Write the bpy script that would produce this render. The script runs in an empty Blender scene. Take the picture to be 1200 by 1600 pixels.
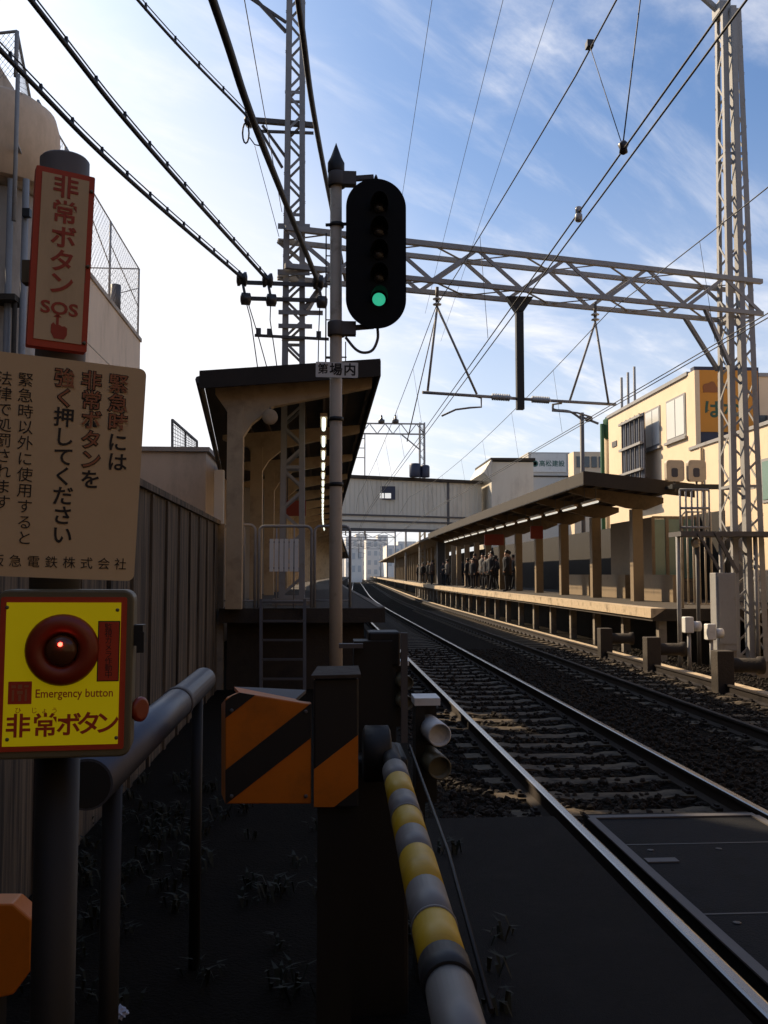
import bpy, bmesh, math, random
from mathutils import Vector, Matrix
R = math.radians
PI = math.pi
random.seed(7)
SC = bpy.context.scene
COL = SC.collection

# ------------------------------------------------------------------ camera
F = 1450.0                                   # focal length in photo pixels (photo 1200 x 1600)
CAMZ = 1.77
PITCH = math.atan(97 / F)
YAW = math.atan(97 / F * math.cos(PITCH))
cam_d = bpy.data.cameras.new('camera')
cam = bpy.data.objects.new('camera', cam_d)
COL.objects.link(cam)
cam.location = (0, 0, CAMZ)
cam.rotation_euler = (PI / 2 + PITCH, 0, -YAW)
cam_d.sensor_fit = 'VERTICAL'
cam_d.sensor_height = 36
cam_d.lens = F / 1600 * 36
cam_d.clip_start = 0.05
cam_d.clip_end = 3000
SC.camera = cam
CAMR = Matrix.Rotation(-YAW, 3, 'Z') @ Matrix.Rotation(PI / 2 + PITCH, 3, 'X')

# ------------------------------------------------------------------ sky, sun, exposure
SUN_AZ = -42.0       # degrees from straight ahead, negative = left
SUN_EL = 35.0
w = bpy.data.worlds.new('World')
SC.world = w
w.use_nodes = True
nt = w.node_tree
nt.nodes.clear()
N = nt.nodes.new
L = nt.links.new
out = N('ShaderNodeOutputWorld')
bg = N('ShaderNodeBackground')
bg.inputs['Strength'].default_value = 0.095
sky = N('ShaderNodeTexSky')
sky.sky_type = 'NISHITA'
sky.sun_disc = False
sky.sun_elevation = R(SUN_EL)
sky.sun_rotation = R(SUN_AZ)
sky.air_density = 1.0
sky.dust_density = 2.2
sky.ozone_density = 2.0
tc = N('ShaderNodeTexCoord')
sep = N('ShaderNodeSeparateXYZ')
L(tc.outputs['Generated'], sep.inputs[0])


def wmath(op, a, b=None, c=None):
    n = N('ShaderNodeMath')
    n.operation = op
    for i, v in enumerate((a, b, c)):
        if v is None:
            continue
        if hasattr(v, 'is_linked'):
            L(v, n.inputs[i])
        else:
            n.inputs[i].default_value = v
    return n.outputs[0]


zz = wmath('ADD', wmath('MAXIMUM', sep.outputs[2], 0.0), 0.12)
cx = wmath('DIVIDE', sep.outputs[0], zz)
cy = wmath('DIVIDE', sep.outputs[1], zz)
comb = N('ShaderNodeCombineXYZ')
L(cx, comb.inputs[0]); L(cy, comb.inputs[1])


def cloud(rot, scl, loc, scale, detail, lo, hi, dist=0.4):
    mp = N('ShaderNodeMapping')
    mp.vector_type = 'TEXTURE'
    mp.inputs['Rotation'].default_value = (0, 0, R(rot))
    mp.inputs['Scale'].default_value = scl
    mp.inputs['Location'].default_value = loc
    L(comb.outputs[0], mp.inputs[0])
    no = N('ShaderNodeTexNoise')
    no.inputs['Scale'].default_value = scale
    no.inputs['Detail'].default_value = detail
    no.inputs['Roughness'].default_value = 0.62
    no.inputs['Distortion'].default_value = dist
    L(mp.outputs[0], no.inputs['Vector'])
    mr = N('ShaderNodeMapRange')
    mr.interpolation_type = 'SMOOTHSTEP'
    mr.inputs[1].default_value = lo
    mr.inputs[2].default_value = hi
    L(no.outputs[0], mr.inputs[0])
    return mr.outputs[0]


CLOUD_ROT = 36
c1 = cloud(CLOUD_ROT, (1.25, 0.75, 1), (3.1, 1.7, 0), 1.25, 8, 0.48, 0.74, 0.3)
c2 = cloud(CLOUD_ROT + 8, (1.5, 0.36, 1), (0.4, 5.2, 0), 1.9, 7, 0.50, 0.76, 0.25)
cf = wmath('MINIMUM', wmath('ADD', wmath('MULTIPLY', c1, 0.62), wmath('MULTIPLY', wmath('MULTIPLY', c2, wmath('ADD', c1, 0.4)), 0.75)), 0.8)
tint = N('ShaderNodeMix')
tint.data_type = 'RGBA'
tint.blend_type = 'MULTIPLY'
tint.inputs['Factor'].default_value = 1.0
tint.inputs['B'].default_value = (0.76, 0.95, 1.16, 1)
L(sky.outputs[0], tint.inputs['A'])
# thin bright veil low in the sky towards the sun side
nrm_v = N('ShaderNodeVectorMath'); nrm_v.operation = 'DOT_PRODUCT'
L(tc.outputs['Generated'], nrm_v.inputs[0])
nrm_v.inputs[1].default_value = (math.sin(R(-20)) * math.cos(R(9)), math.cos(R(-20)) * math.cos(R(9)), math.sin(R(9)))
veil = N('ShaderNodeMapRange'); veil.interpolation_type = 'SMOOTHSTEP'
veil.inputs[1].default_value = 0.86; veil.inputs[2].default_value = 0.99
L(nrm_v.outputs['Value'], veil.inputs[0])
low = N('ShaderNodeMapRange'); low.interpolation_type = 'SMOOTHSTEP'
low.inputs[1].default_value = 0.46; low.inputs[2].default_value = 0.04
L(sep.outputs[2], low.inputs[0])
cf = wmath('MINIMUM', wmath('ADD', cf, wmath('ADD', wmath('MULTIPLY', veil.outputs[0], 0.75), wmath('MULTIPLY', low.outputs[0], 0.55))), 0.96)
mixc = N('ShaderNodeMix')
mixc.data_type = 'RGBA'
mixc.inputs['B'].default_value = (8.6, 8.5, 8.7, 1)
L(cf, mixc.inputs['Factor'])
L(tint.outputs['Result'], mixc.inputs['A'])
L(mixc.outputs['Result'], bg.inputs['Color'])
L(bg.outputs[0], out.inputs['Surface'])

sun_d = bpy.data.lights.new('sun', 'SUN')
sun_d.energy = 5.0
sun_d.angle = R(0.5)
sun_d.color = (1.0, 0.80, 0.55)
sun = bpy.data.objects.new('sun', sun_d)
COL.objects.link(sun)
sd = Vector((math.sin(R(SUN_AZ)) * math.cos(R(SUN_EL)), math.cos(R(SUN_AZ)) * math.cos(R(SUN_EL)), math.sin(R(SUN_EL))))
sun.rotation_euler = sd.to_track_quat('Z', 'Y').to_euler()
sun.location = (-30, 30, 40)

SC.view_settings.view_transform = 'Standard'
SC.view_settings.look = 'None'
SC.view_settings.exposure = 0.45
SC.view_settings.gamma = 1.0
SC.cycles.max_bounces = 5
SC.cycles.diffuse_bounces = 2
SC.cycles.use_denoising = True


# ------------------------------------------------------------------ picture -> world
def ray(px, py):
    return CAMR @ Vector(((px - 600) / F, -(py - 800) / F, -1))


def atY(px, py, Y):
    d = ray(px, py)
    return Vector((0, 0, CAMZ)) + d * (Y / d.y)


def atX(px, py, X):
    d = ray(px, py)
    return Vector((0, 0, CAMZ)) + d * (X / d.x)


def atZ(px, py, Z):
    d = ray(px, py)
    return Vector((0, 0, CAMZ)) + d * ((Z - CAMZ) / d.z)


def xo(Y):
    """sideways run-out of the line where it curves gently to the right far away"""
    if Y < 40:
        return 0.0
    if Y < 80:
        return 0.035 * (Y - 40) ** 2 / 80
    return 0.7 + 0.035 * (Y - 80)


# ------------------------------------------------------------------ materials
MATS = {}


def mat(name, col, rough=0.7, metal=0.0, var=0.25, scale=6.0, bump=0.0, bscale=40.0, emit=None, estr=0.0,
        dirt=None, dscale=1.5, dlo=0.5, dhi=0.7, spec=0.5, stretch=(1, 1, 1)):
    m = bpy.data.materials.new(name)
    m.use_nodes = True
    t = m.node_tree
    b = t.nodes['Principled BSDF']
    b.inputs['Roughness'].default_value = rough
    b.inputs['Metallic'].default_value = metal
    b.inputs['Specular IOR Level'].default_value = spec
    co = t.nodes.new('ShaderNodeTexCoord')
    mp = t.nodes.new('ShaderNodeMapping')
    mp.inputs['Scale'].default_value = stretch
    t.links.new(co.outputs['Object'], mp.inputs[0])
    no = t.nodes.new('ShaderNodeTexNoise')
    no.inputs['Scale'].default_value = scale
    no.inputs['Detail'].default_value = 6
    no.inputs['Roughness'].default_value = 0.65
    t.links.new(mp.outputs[0], no.inputs['Vector'])
    mx = t.nodes.new('ShaderNodeMix'); mx.data_type = 'RGBA'
    c = Vector(col)
    mx.inputs['A'].default_value = (*(c * (1 - var)), 1)
    mx.inputs['B'].default_value = (*[min(1, v) for v in c * (1 + var)], 1)
    t.links.new(no.outputs[0], mx.inputs['Factor'])
    last = mx.outputs['Result']
    if dirt:
        n2 = t.nodes.new('ShaderNodeTexNoise')
        n2.inputs['Scale'].default_value = dscale
        n2.inputs['Detail'].default_value = 8
        n2.inputs['Roughness'].default_value = 0.7
        t.links.new(mp.outputs[0], n2.inputs['Vector'])
        mr = t.nodes.new('ShaderNodeMapRange')
        mr.inputs[1].default_value = dlo
        mr.inputs[2].default_value = dhi
        t.links.new(n2.outputs[0], mr.inputs[0])
        m2 = t.nodes.new('ShaderNodeMix'); m2.data_type = 'RGBA'
        t.links.new(mr.outputs[0], m2.inputs['Factor'])
        t.links.new(last, m2.inputs['A'])
        m2.inputs['B'].default_value = (*dirt, 1)
        last = m2.outputs['Result']
    t.links.new(last, b.inputs['Base Color'])
    if bump > 0:
        n3 = t.nodes.new('ShaderNodeTexNoise')
        n3.inputs['Scale'].default_value = bscale
        n3.inputs['Detail'].default_value = 5
        t.links.new(mp.outputs[0], n3.inputs['Vector'])
        bp = t.nodes.new('ShaderNodeBump')
        bp.inputs['Strength'].default_value = bump
        bp.inputs['Distance'].default_value = 0.02
        t.links.new(n3.outputs[0], bp.inputs['Height'])
        t.links.new(bp.outputs[0], b.inputs['Normal'])
    if emit:
        b.inputs['Emission Color'].default_value = (*emit, 1)
        b.inputs['Emission Strength'].default_value = estr
    MATS[name] = m
    return m


def stones(name, c1, c2, scale, bump=1.0, dist=0.05, rough=0.9):
    m = bpy.data.materials.new(name)
    m.use_nodes = True
    t = m.node_tree
    b = t.nodes['Principled BSDF']
    b.inputs['Roughness'].default_value = rough
    b.inputs['Specular IOR Level'].default_value = 0.06
    co = t.nodes.new('ShaderNodeTexCoord')
    v = t.nodes.new('ShaderNodeTexVoronoi')
    v.inputs['Scale'].default_value = scale
    t.links.new(co.outputs['Object'], v.inputs['Vector'])
    no = t.nodes.new('ShaderNodeTexNoise'); no.inputs['Scale'].default_value = 0.8; no.inputs['Detail'].default_value = 6
    t.links.new(co.outputs['Object'], no.inputs['Vector'])
    hs = t.nodes.new('ShaderNodeSeparateColor')
    t.links.new(v.outputs['Color'], hs.inputs[0])
    ad = t.nodes.new('ShaderNodeMath'); ad.operation = 'MULTIPLY'
    t.links.new(hs.outputs[0], ad.inputs[0]); t.links.new(no.outputs[0], ad.inputs[1])
    mx = t.nodes.new('ShaderNodeMix'); mx.data_type = 'RGBA'
    mx.inputs['A'].default_value = (*c1, 1); mx.inputs['B'].default_value = (*c2, 1)
    t.links.new(ad.outputs[0], mx.inputs['Factor'])
    t.links.new(mx.outputs['Result'], b.inputs['Base Color'])
    bp = t.nodes.new('ShaderNodeBump')
    bp.inputs['Strength'].default_value = bump
    bp.inputs['Distance'].default_value = dist
    bp.invert = True
    t.links.new(v.outputs['Distance'], bp.inputs['Height'])
    t.links.new(bp.outputs[0], b.inputs['Normal'])
    MATS[name] = m
    return m


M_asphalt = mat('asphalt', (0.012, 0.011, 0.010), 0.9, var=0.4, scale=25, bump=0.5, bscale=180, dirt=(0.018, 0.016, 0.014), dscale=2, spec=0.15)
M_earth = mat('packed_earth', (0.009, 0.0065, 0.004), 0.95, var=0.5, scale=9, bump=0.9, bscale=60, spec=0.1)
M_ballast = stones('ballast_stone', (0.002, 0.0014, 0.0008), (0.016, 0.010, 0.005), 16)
M_slab = mat('crossing_panel', (0.013, 0.013, 0.014), 0.85, var=0.3, scale=12, bump=0.3, bscale=90, dirt=(0.009, 0.008, 0.007), dscale=3, spec=0.15)
M_rail = mat('worn_steel', (0.34, 0.31, 0.28), 0.25, 0.95, var=0.15, scale=3, stretch=(4, 0.3, 4))
M_rustshade = mat('rail_rust_shade', (0.022, 0.013, 0.008), 0.85, 0.1, var=0.3, scale=12)  # rust on webs and clips; on far rail tops it stands for shade
M_sleeper = mat('sleeper_concrete', (0.115, 0.085, 0.052), 0.8, spec=0.2, var=0.35, scale=8, dirt=(0.012, 0.008, 0.004), dscale=3, dlo=0.46, dhi=0.64)
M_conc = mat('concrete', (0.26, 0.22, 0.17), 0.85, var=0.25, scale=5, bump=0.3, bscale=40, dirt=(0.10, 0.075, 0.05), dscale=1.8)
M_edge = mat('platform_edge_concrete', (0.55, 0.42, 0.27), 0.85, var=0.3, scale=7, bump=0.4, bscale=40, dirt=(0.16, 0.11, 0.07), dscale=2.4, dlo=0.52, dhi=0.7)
M_lowbounce = mat('low_bounce_brick', (0.20, 0.145, 0.095), 0.9, var=0.3, scale=3)  # brick kept dark to weaken light bounced towards the crossing
M_innershade = mat('shade_dark_boarding', (0.018, 0.013, 0.009), 0.9, var=0.4, scale=2)  # near-black stands for the darkness under the canopy
M_concdark = mat('dark_concrete', (0.05, 0.037, 0.025), 0.9, var=0.35, scale=4, bump=0.4, bscale=30, dirt=(0.03, 0.022, 0.016), dscale=1.5)  # darker concrete with random blotches
M_wall = mat('weathered_fence_concrete', (0.18, 0.135, 0.088), 0.9, var=0.45, scale=3, bump=0.3, bscale=30,
             dirt=(0.03, 0.024, 0.018), dscale=2.6, dlo=0.40, dhi=0.60, stretch=(3, 5, 0.15))
M_galv = mat('galvanised_steel', (0.29, 0.28, 0.27), 0.7, 0.0, var=0.18, scale=6, dirt=(0.16, 0.12, 0.085), dscale=3, dlo=0.55, dhi=0.8)
M_galvdark = mat('weathered_steel', (0.10, 0.09, 0.085), 0.65, 0.1, var=0.2, scale=6)
M_polewhite = mat('pole_paint', (0.50, 0.41, 0.30), 0.6, 0.0, var=0.15, scale=5, dirt=(0.24, 0.17, 0.10), dscale=3.5, dlo=0.55, dhi=0.75)
M_black = mat('black_paint', (0.012, 0.012, 0.012), 0.55, var=0.3, scale=10)
M_lampblack = mat('signal_black', (0.006, 0.006, 0.006), 0.75, var=0.3, scale=8, spec=0.2)
M_lens = mat('dark_lens', (0.02, 0.015, 0.012), 0.25, var=0.2, scale=10)
M_green = mat('green_lamp', (0.02, 0.3, 0.2), 0.3, emit=(0.05, 0.62, 0.36), estr=0.5, var=0.3, scale=30)
M_wire = mat('wire_dark', (0.03, 0.03, 0.035), 0.6, 0.3, var=0.2, scale=8)
M_cable = mat('black_cable', (0.018, 0.02, 0.028), 0.55, var=0.3, scale=9)
M_roof = mat('canopy_roof_sheet', (0.032, 0.022, 0.014), 0.8, var=0.3, scale=4, dirt=(0.018, 0.012, 0.007), dscale=2)
M_soffit = mat('canopy_soffit', (0.075, 0.048, 0.027), 0.8, var=0.3, scale=3, dirt=(0.04, 0.026, 0.016), dscale=2, stretch=(1, 3, 1))
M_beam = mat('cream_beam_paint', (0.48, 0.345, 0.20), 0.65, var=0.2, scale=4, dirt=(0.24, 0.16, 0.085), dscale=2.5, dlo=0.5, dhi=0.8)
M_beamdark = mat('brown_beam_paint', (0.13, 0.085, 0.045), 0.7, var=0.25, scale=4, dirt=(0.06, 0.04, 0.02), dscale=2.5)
M_col = mat('cream_column_paint', (0.24, 0.17, 0.095), 0.6, var=0.15, scale=4, dirt=(0.13, 0.09, 0.05), dscale=3, dlo=0.55, dhi=0.8)
M_tube = mat('fluorescent_tube', (0.8, 0.85, 0.8), 0.4, emit=(0.92, 1.0, 0.86), estr=1.1, var=0.02)
M_tubedim = mat('fluorescent_tube_dim', (0.7, 0.7, 0.65), 0.4, emit=(1.0, 0.95, 0.82), estr=0.5, var=0.02)
M_beige = mat('beige_render', (0.80, 0.62, 0.42), 0.85, var=0.08, scale=2, dirt=(0.70, 0.53, 0.35), dscale=0.7, dlo=0.5, dhi=0.8)
M_tan = mat('tan_render', (0.68, 0.49, 0.335), 0.85, var=0.15, scale=1.5, dirt=(0.46, 0.325, 0.215), dscale=0.6, stretch=(1, 1, 0.4))
M_tandark = mat('grey_tan_render', (0.42, 0.33, 0.25), 0.85, var=0.2, scale=1.5, dirt=(0.2, 0.145, 0.10), dscale=0.9, stretch=(1, 1, 0.35))
M_whiteclad = mat('white_cladding', (0.64, 0.58, 0.47), 0.6, var=0.08, scale=2, dirt=(0.45, 0.39, 0.31), dscale=0.6, stretch=(1, 1, 0.3))
M_offwhite = mat('offwhite_render', (0.55, 0.52, 0.47), 0.8, var=0.08, scale=2)
M_hazewall = mat('haze_pale_render', (0.85, 0.80, 0.72), 0.9, var=0.1, scale=0.2)  # distance haze is put into this pale wall and window colour
M_hazewindow = mat('haze_pale_window', (0.55, 0.56, 0.55), 0.5, var=0.1)
M_window = mat('window_glass', (0.05, 0.06, 0.065), 0.08, var=0.2, scale=1, spec=0.6)
M_skypane = mat('sky_glow_pane', (0.7, 0.7, 0.66), 0.3, emit=(1.0, 0.97, 0.9), estr=0.45, var=0.03)  # glow stands for sky seen through the footbridge window
M_curtain = mat('curtained_window', (0.68, 0.68, 0.64), 0.35, var=0.05, scale=2)
M_greenglass = mat('green_tinted_glass', (0.16, 0.25, 0.19), 0.15, var=0.2, scale=2)
M_darkblue = mat('dark_blue_metal', (0.03, 0.035, 0.06), 0.5, 0.2, var=0.2, scale=4)
M_orange = mat('orange_sign_face', (0.62, 0.25, 0.015), 0.55, var=0.06, scale=3)
M_signyellow = mat('lit_yellow_panel', (0.64, 0.50, 0.004), 0.5, emit=(0.62, 0.48, 0.0), estr=0.15, var=0.05, scale=20)
M_signred = mat('sign_red', (0.33, 0.035, 0.012), 0.5, var=0.15, scale=20, emit=(0.5, 0.03, 0.005), estr=0.02)
M_inkred = mat('red_lettering', (0.36, 0.045, 0.02), 0.6, var=0.15, scale=20)
M_inkorange = mat('orange_lettering', (0.34, 0.12, 0.05), 0.6, var=0.12, scale=20)
M_inkblack = mat('black_lettering', (0.02, 0.015, 0.012), 0.7, var=0.1, scale=20)
M_cream = mat('cream_sign_face', (0.60, 0.46, 0.28), 0.55, var=0.12, scale=9, dirt=(0.30, 0.21, 0.12), dscale=5, dlo=0.55, dhi=0.85, stretch=(1, 1, 0.3))
M_plate = mat('notice_plate_face', (0.62, 0.45, 0.255), 0.5, var=0.08, scale=6, dirt=(0.50, 0.35, 0.19), dscale=3, dlo=0.5, dhi=0.8)
M_boxgrey = mat('box_housing_paint', (0.13, 0.11, 0.06), 0.5, var=0.2, scale=12)
M_poledark = mat('dark_pole_paint', (0.007, 0.005, 0.003), 0.6, var=0.3, scale=7)
M_capgrey = mat('grey_cap_paint', (0.13, 0.115, 0.10), 0.6, var=0.2, scale=8, stretch=(1, 1, 0.2))
M_button = mat('red_button_bezel', (0.22, 0.025, 0.006), 0.35, var=0.15, scale=12)
M_dome = mat('button_dome', (0.10, 0.035, 0.012), 0.18, var=0.2, scale=12)
M_led = mat('red_led', (0.9, 0.05, 0.03), 0.3, emit=(1.0, 0.05, 0.03), estr=9.0)
M_white = mat('white_enamel', (0.7, 0.68, 0.63), 0.5, var=0.08, scale=5, dirt=(0.4, 0.34, 0.27), dscale=3, dlo=0.55, dhi=0.8)
M_hazyellow = mat('hazard_yellow', (0.55, 0.145, 0.003), 0.45, var=0.18, scale=5, dirt=(0.22, 0.08, 0.01), dscale=3, dlo=0.5, dhi=0.8)
M_hazblack = mat('hazard_black', (0.014, 0.012, 0.012), 0.5, var=0.3, scale=6)
M_boomyellow = mat('boom_yellow', (0.52, 0.31, 0.004), 0.5, var=0.1, scale=9, dirt=(0.30, 0.17, 0.005), dscale=6, dlo=0.5, dhi=0.85)
M_boomgrey = mat('boom_grey', (0.165, 0.15, 0.135), 0.5, var=0.1, scale=9, dirt=(0.13, 0.11, 0.09), dscale=6, dlo=0.5, dhi=0.85)
M_silver = mat('silver_pipe', (0.10, 0.105, 0.125), 0.45, 0.5, var=0.1, scale=6)
M_insul = mat('porcelain', (0.62, 0.62, 0.6), 0.25, var=0.05)
M_insuldark = mat('brown_porcelain', (0.05, 0.045, 0.045), 0.3, var=0.1)
M_redsign = mat('red_board', (0.26, 0.035, 0.018), 0.6, var=0.1)
M_netgreen = mat('green_netting', (0.03, 0.10, 0.05), 0.9, var=0.3, scale=10)
M_skin = mat('skin', (0.45, 0.27, 0.19), 0.6, var=0.08)
M_hair = mat('dark_hair', (0.015, 0.012, 0.01), 0.6, var=0.2)
M_coat = [mat('dark_coat_cloth', (0.02, 0.02, 0.024), 0.9, var=0.3), mat('brown_coat_cloth', (0.075, 0.045, 0.03), 0.9, var=0.3),
          mat('grey_coat_cloth', (0.16, 0.15, 0.14), 0.9, var=0.2)]
M_trouser = mat('dark_trouser_cloth', (0.018, 0.018, 0.022), 0.9, var=0.3)
M_leaf = mat('weed_leaf', (0.012, 0.014, 0.004), 0.8, var=0.4, scale=15)
M_trash = mat('white_plastic', (0.45, 0.47, 0.55), 0.5, var=0.1)


# ------------------------------------------------------------------ mesh builder
class MB:
    def __init__(self):
        self.bm = bmesh.new()
        self.tag = 0

    def _add(self, verts, faces, smooth=False, mi=0):
        vs = [self.bm.verts.new(v) for v in verts]
        for f in faces:
            try:
                fc = self.bm.faces.new([vs[i] for i in f])
                fc.smooth = smooth
                fc.material_index = mi
            except ValueError:
                pass
        return self

    def box(self, c, s, m=None, mi=0):
        hx, hy, hz = s[0] / 2, s[1] / 2, s[2] / 2
        v = [Vector((x * hx, y * hy, z * hz)) for x in (-1, 1) for y in (-1, 1) for z in (-1, 1)]
        if m is not None:
            v = [m @ p for p in v]
        c = Vector(c)
        v = [p + c for p in v]
        f = [(0, 1, 3, 2), (4, 6, 7, 5), (0, 4, 5, 1), (2, 3, 7, 6), (0, 2, 6, 4), (1, 5, 7, 3)]
        return self._add(v, f, mi=mi)

    def mm(self, a, b, mi=0):
        a = Vector(a); b = Vector(b)
        return self.box((a + b) / 2, [abs(b[i] - a[i]) for i in range(3)], mi=mi)

    def bar(self, p, q, w, h=None, mi=0):
        h = h or w
        p = Vector(p); q = Vector(q)
        d = q - p
        if d.length < 1e-6:
            return self
        d.normalize()
        up = Vector((0, 0, 1)) if abs(d.z) < 0.95 else Vector((1, 0, 0))
        s = d.cross(up).normalized()
        u = s.cross(d).normalized()
        v = []
        for e in (p, q):
            for a, b in ((-1, -1), (1, -1), (1, 1), (-1, 1)):
                v.append(e + s * (a * w / 2) + u * (b * h / 2))
        return self._add(v, [(0, 1, 2, 3), (7, 6, 5, 4), (0, 4, 5, 1), (1, 5, 6, 2), (2, 6, 7, 3), (3, 7, 4, 0)], mi=mi)

    def angle(self, p, q, w, t=0.012, flip=1):
        """an L-angle steel bar"""
        p = Vector(p); q = Vector(q)
        d = (q - p).normalized()
        up = Vector((0, 0, 1)) if abs(d.z) < 0.95 else Vector((0, 1, 0))
        s = d.cross(up).normalized() * flip
        u = s.cross(d).normalized()
        self.bar(p + u * w / 2, q + u * w / 2, t if abs(d.z) < .95 else t, w)
        return self.bar(p + s * w / 2, q + s * w / 2, w, t)

    def tube(self, pts, r, seg=10, cap=True, rs=None, mi=0):
        pts = [Vector(p) for p in pts]
        n = len(pts)
        rings = []
        prev = None
        for i, p in enumerate(pts):
            d = (pts[min(i + 1, n - 1)] - pts[max(i - 1, 0)]).normalized()
            if prev is None:
                up = Vector((0, 0, 1)) if abs(d.z) < 0.9 else Vector((1, 0, 0))
                s = d.cross(up).normalized()
            else:
                s = (prev - d * prev.dot(d)).normalized()
            prev = s
            u = s.cross(d)
            rr = rs[i] if rs else r
            rings.append([self.bm.verts.new(p + (s * math.cos(2 * PI * k / seg) + u * math.sin(2 * PI * k / seg)) * rr) for k in range(seg)])
        for a, b in zip(rings, rings[1:]):
            for k in range(seg):
                f = self.bm.faces.new((a[k], a[(k + 1) % seg], b[(k + 1) % seg], b[k]))
                f.smooth = True
                f.material_index = mi
        if cap:
            for rg in (rings[0], rings[-1]):
                try:
                    f = self.bm.faces.new(rg); f.material_index = mi
                except ValueError:
                    pass
        return self

    def lathe(self, prof, axis=(0, 0, 1), org=(0, 0, 0), seg=24, smooth=True):
        """prof: list of (r, h) along axis"""
        ax = Vector(axis).normalized()
        up = Vector((0, 0, 1)) if abs(ax.z) < 0.9 else Vector((1, 0, 0))
        s = ax.cross(up).normalized(); u = s.cross(ax)
        org = Vector(org)
        rings = []
        for r, h in prof:
            r = max(r, 1e-4)
            rings.append([self.bm.verts.new(org + ax * h + (s * math.cos(2 * PI * k / seg) + u * math.sin(2 * PI * k / seg)) * r) for k in range(seg)])
        for a, b in zip(rings, rings[1:]):
            for k in range(seg):
                f = self.bm.faces.new((a[k], a[(k + 1) % seg], b[(k + 1) % seg], b[k]))
                f.smooth = smooth
        for rg in (rings[0], rings[-1]):
            self.bm.faces.new(rg)
        return self

    def prism(self, poly, d, mi=0):
        """extrude a 3D polygon along the vector d"""
        d = Vector(d)
        poly = [Vector(p) for p in poly]
        n = len(poly)
        v = poly + [p + d for p in poly]
        f = [tuple(range(n)), tuple(range(2 * n - 1, n - 1, -1))]
        f += [(i, i + n, (i + 1) % n + n, (i + 1) % n) for i in range(n)]
        return self._add(v, f, mi=mi)

    def sweep(self, prof, ys, xf=xo, mi=0):
        """prof: list of (x, z); run along the track through the given Ys"""
        rings = [[self.bm.verts.new((x + xf(Y), Y, z)) for x, z in prof] for Y in ys]
        n = len(prof)
        for a, b in zip(rings, rings[1:]):
            for k in range(n):
                f = self.bm.faces.new((a[k], a[(k + 1) % n], b[(k + 1) % n], b[k]))
                f.material_index = mi
        self.bm.faces.new(rings[0]); self.bm.faces.new(list(reversed(rings[-1])))
        return self

    def build(self, name, material, parent=None, bevel=0.0, loc=None):
        bmesh.ops.recalc_face_normals(self.bm, faces=self.bm.faces)
        org = Matrix.Identity(4)
        if parent is not None:
            chain = parent
            while chain.parent is not None:
                chain = chain.parent
            org = ROOTS.get(chain.name, Matrix.Identity(4))
        elif loc is not None:
            org = Matrix.Translation(loc)
        self.bm.transform(org.inverted())
        me = bpy.data.meshes.new(name)
        self.bm.to_mesh(me)
        self.bm.free()
        mats = material if isinstance(material, (list, tuple)) else [material]
        for m in mats:
            me.materials.append(m)
        o = bpy.data.objects.new(name, me)
        COL.objects.link(o)
        if parent is not None:
            o.parent = parent
        elif loc is not None:
            o.location = loc
            ROOTS[o.name] = org
        if bevel > 0:
            b = o.modifiers.new('bevel', 'BEVEL')
            b.width = bevel; b.segments = 2; b.limit_method = 'ANGLE'
        return o


ROOTS = {}


def build_each(mb, name, material, parent):
    """every loose piece of the builder becomes a mesh of its own"""
    bm = mb.bm
    seen = set(); outl = []
    bm.verts.index_update()
    for v in list(bm.verts):
        if v in seen:
            continue
        st = [v]; isl = []
        seen.add(v)
        while st:
            a = st.pop(); isl.append(a)
            for e in a.link_edges:
                o_ = e.other_vert(a)
                if o_ not in seen:
                    seen.add(o_); st.append(o_)
        m2 = MB()
        mp_ = {a: m2.bm.verts.new(a.co) for a in isl}
        fs_ = {f for a in isl for f in a.link_faces}
        for f in fs_:
            nf = m2.bm.faces.new([mp_[a] for a in f.verts]); nf.smooth = f.smooth
        outl.append(m2.build(name, material, parent))
    bm.free()
    return outl


def tag(o, label=None, cat=None, group=None, kind=None):
    if label: o['label'] = label
    if cat: o['category'] = cat
    if group: o['group'] = group
    if kind: o['kind'] = kind
    return o


def thing(name, label, cat, loc=(0, 0, 0), group=None):
    o = bpy.data.objects.new(name, None)
    o.empty_display_size = 0.2
    COL.objects.link(o)
    o.location = loc
    ROOTS[o.name] = Matrix.Translation(loc)
    return tag(o, label, cat, group)


KIDS = {}


def copy_tree(o, parent=None):
    c = o.copy()
    COL.objects.link(c)
    if parent is not None:
        c.parent = parent
    for ch in list(o.children):
        copy_tree(ch, c)
    return c


def text(body, size, M, material, name, parent, offset=0.0, align='CENTER', ext=0.0006, squash=1.0):
    """lettering as mesh; M maps the text plane (x right, y up, z towards the reader) to the world"""
    cu = bpy.data.curves.new('lettering_curve', 'FONT')
    cu.body = body
    cu.size = 1.0
    cu.align_x = align
    cu.align_y = 'CENTER'
    cu.extrude = ext / size
    cu.offset = offset / size
    cu.resolution_u = 3
    ob = bpy.data.objects.new('lettering_tmp', cu)
    COL.objects.link(ob)
    dg = bpy.context.evaluated_depsgraph_get()
    me = bpy.data.meshes.new_from_object(ob.evaluated_get(dg))
    bpy.data.objects.remove(ob)
    bpy.data.curves.remove(cu)
    me.transform(M @ Matrix.Diagonal((squash * size, size, size, 1)))
    return me


def join_meshes(meshes, name, material, parent):
    bm = bmesh.new()
    for me in meshes:
        bm.from_mesh(me)
        bpy.data.meshes.remove(me)
    for f in bm.faces:
        f.material_index = 0
    b = MB(); b.bm.free(); b.bm = bm
    bmesh.ops.recalc_face_normals(bm, faces=bm.faces)
    return b.build(name, material, parent)


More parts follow.
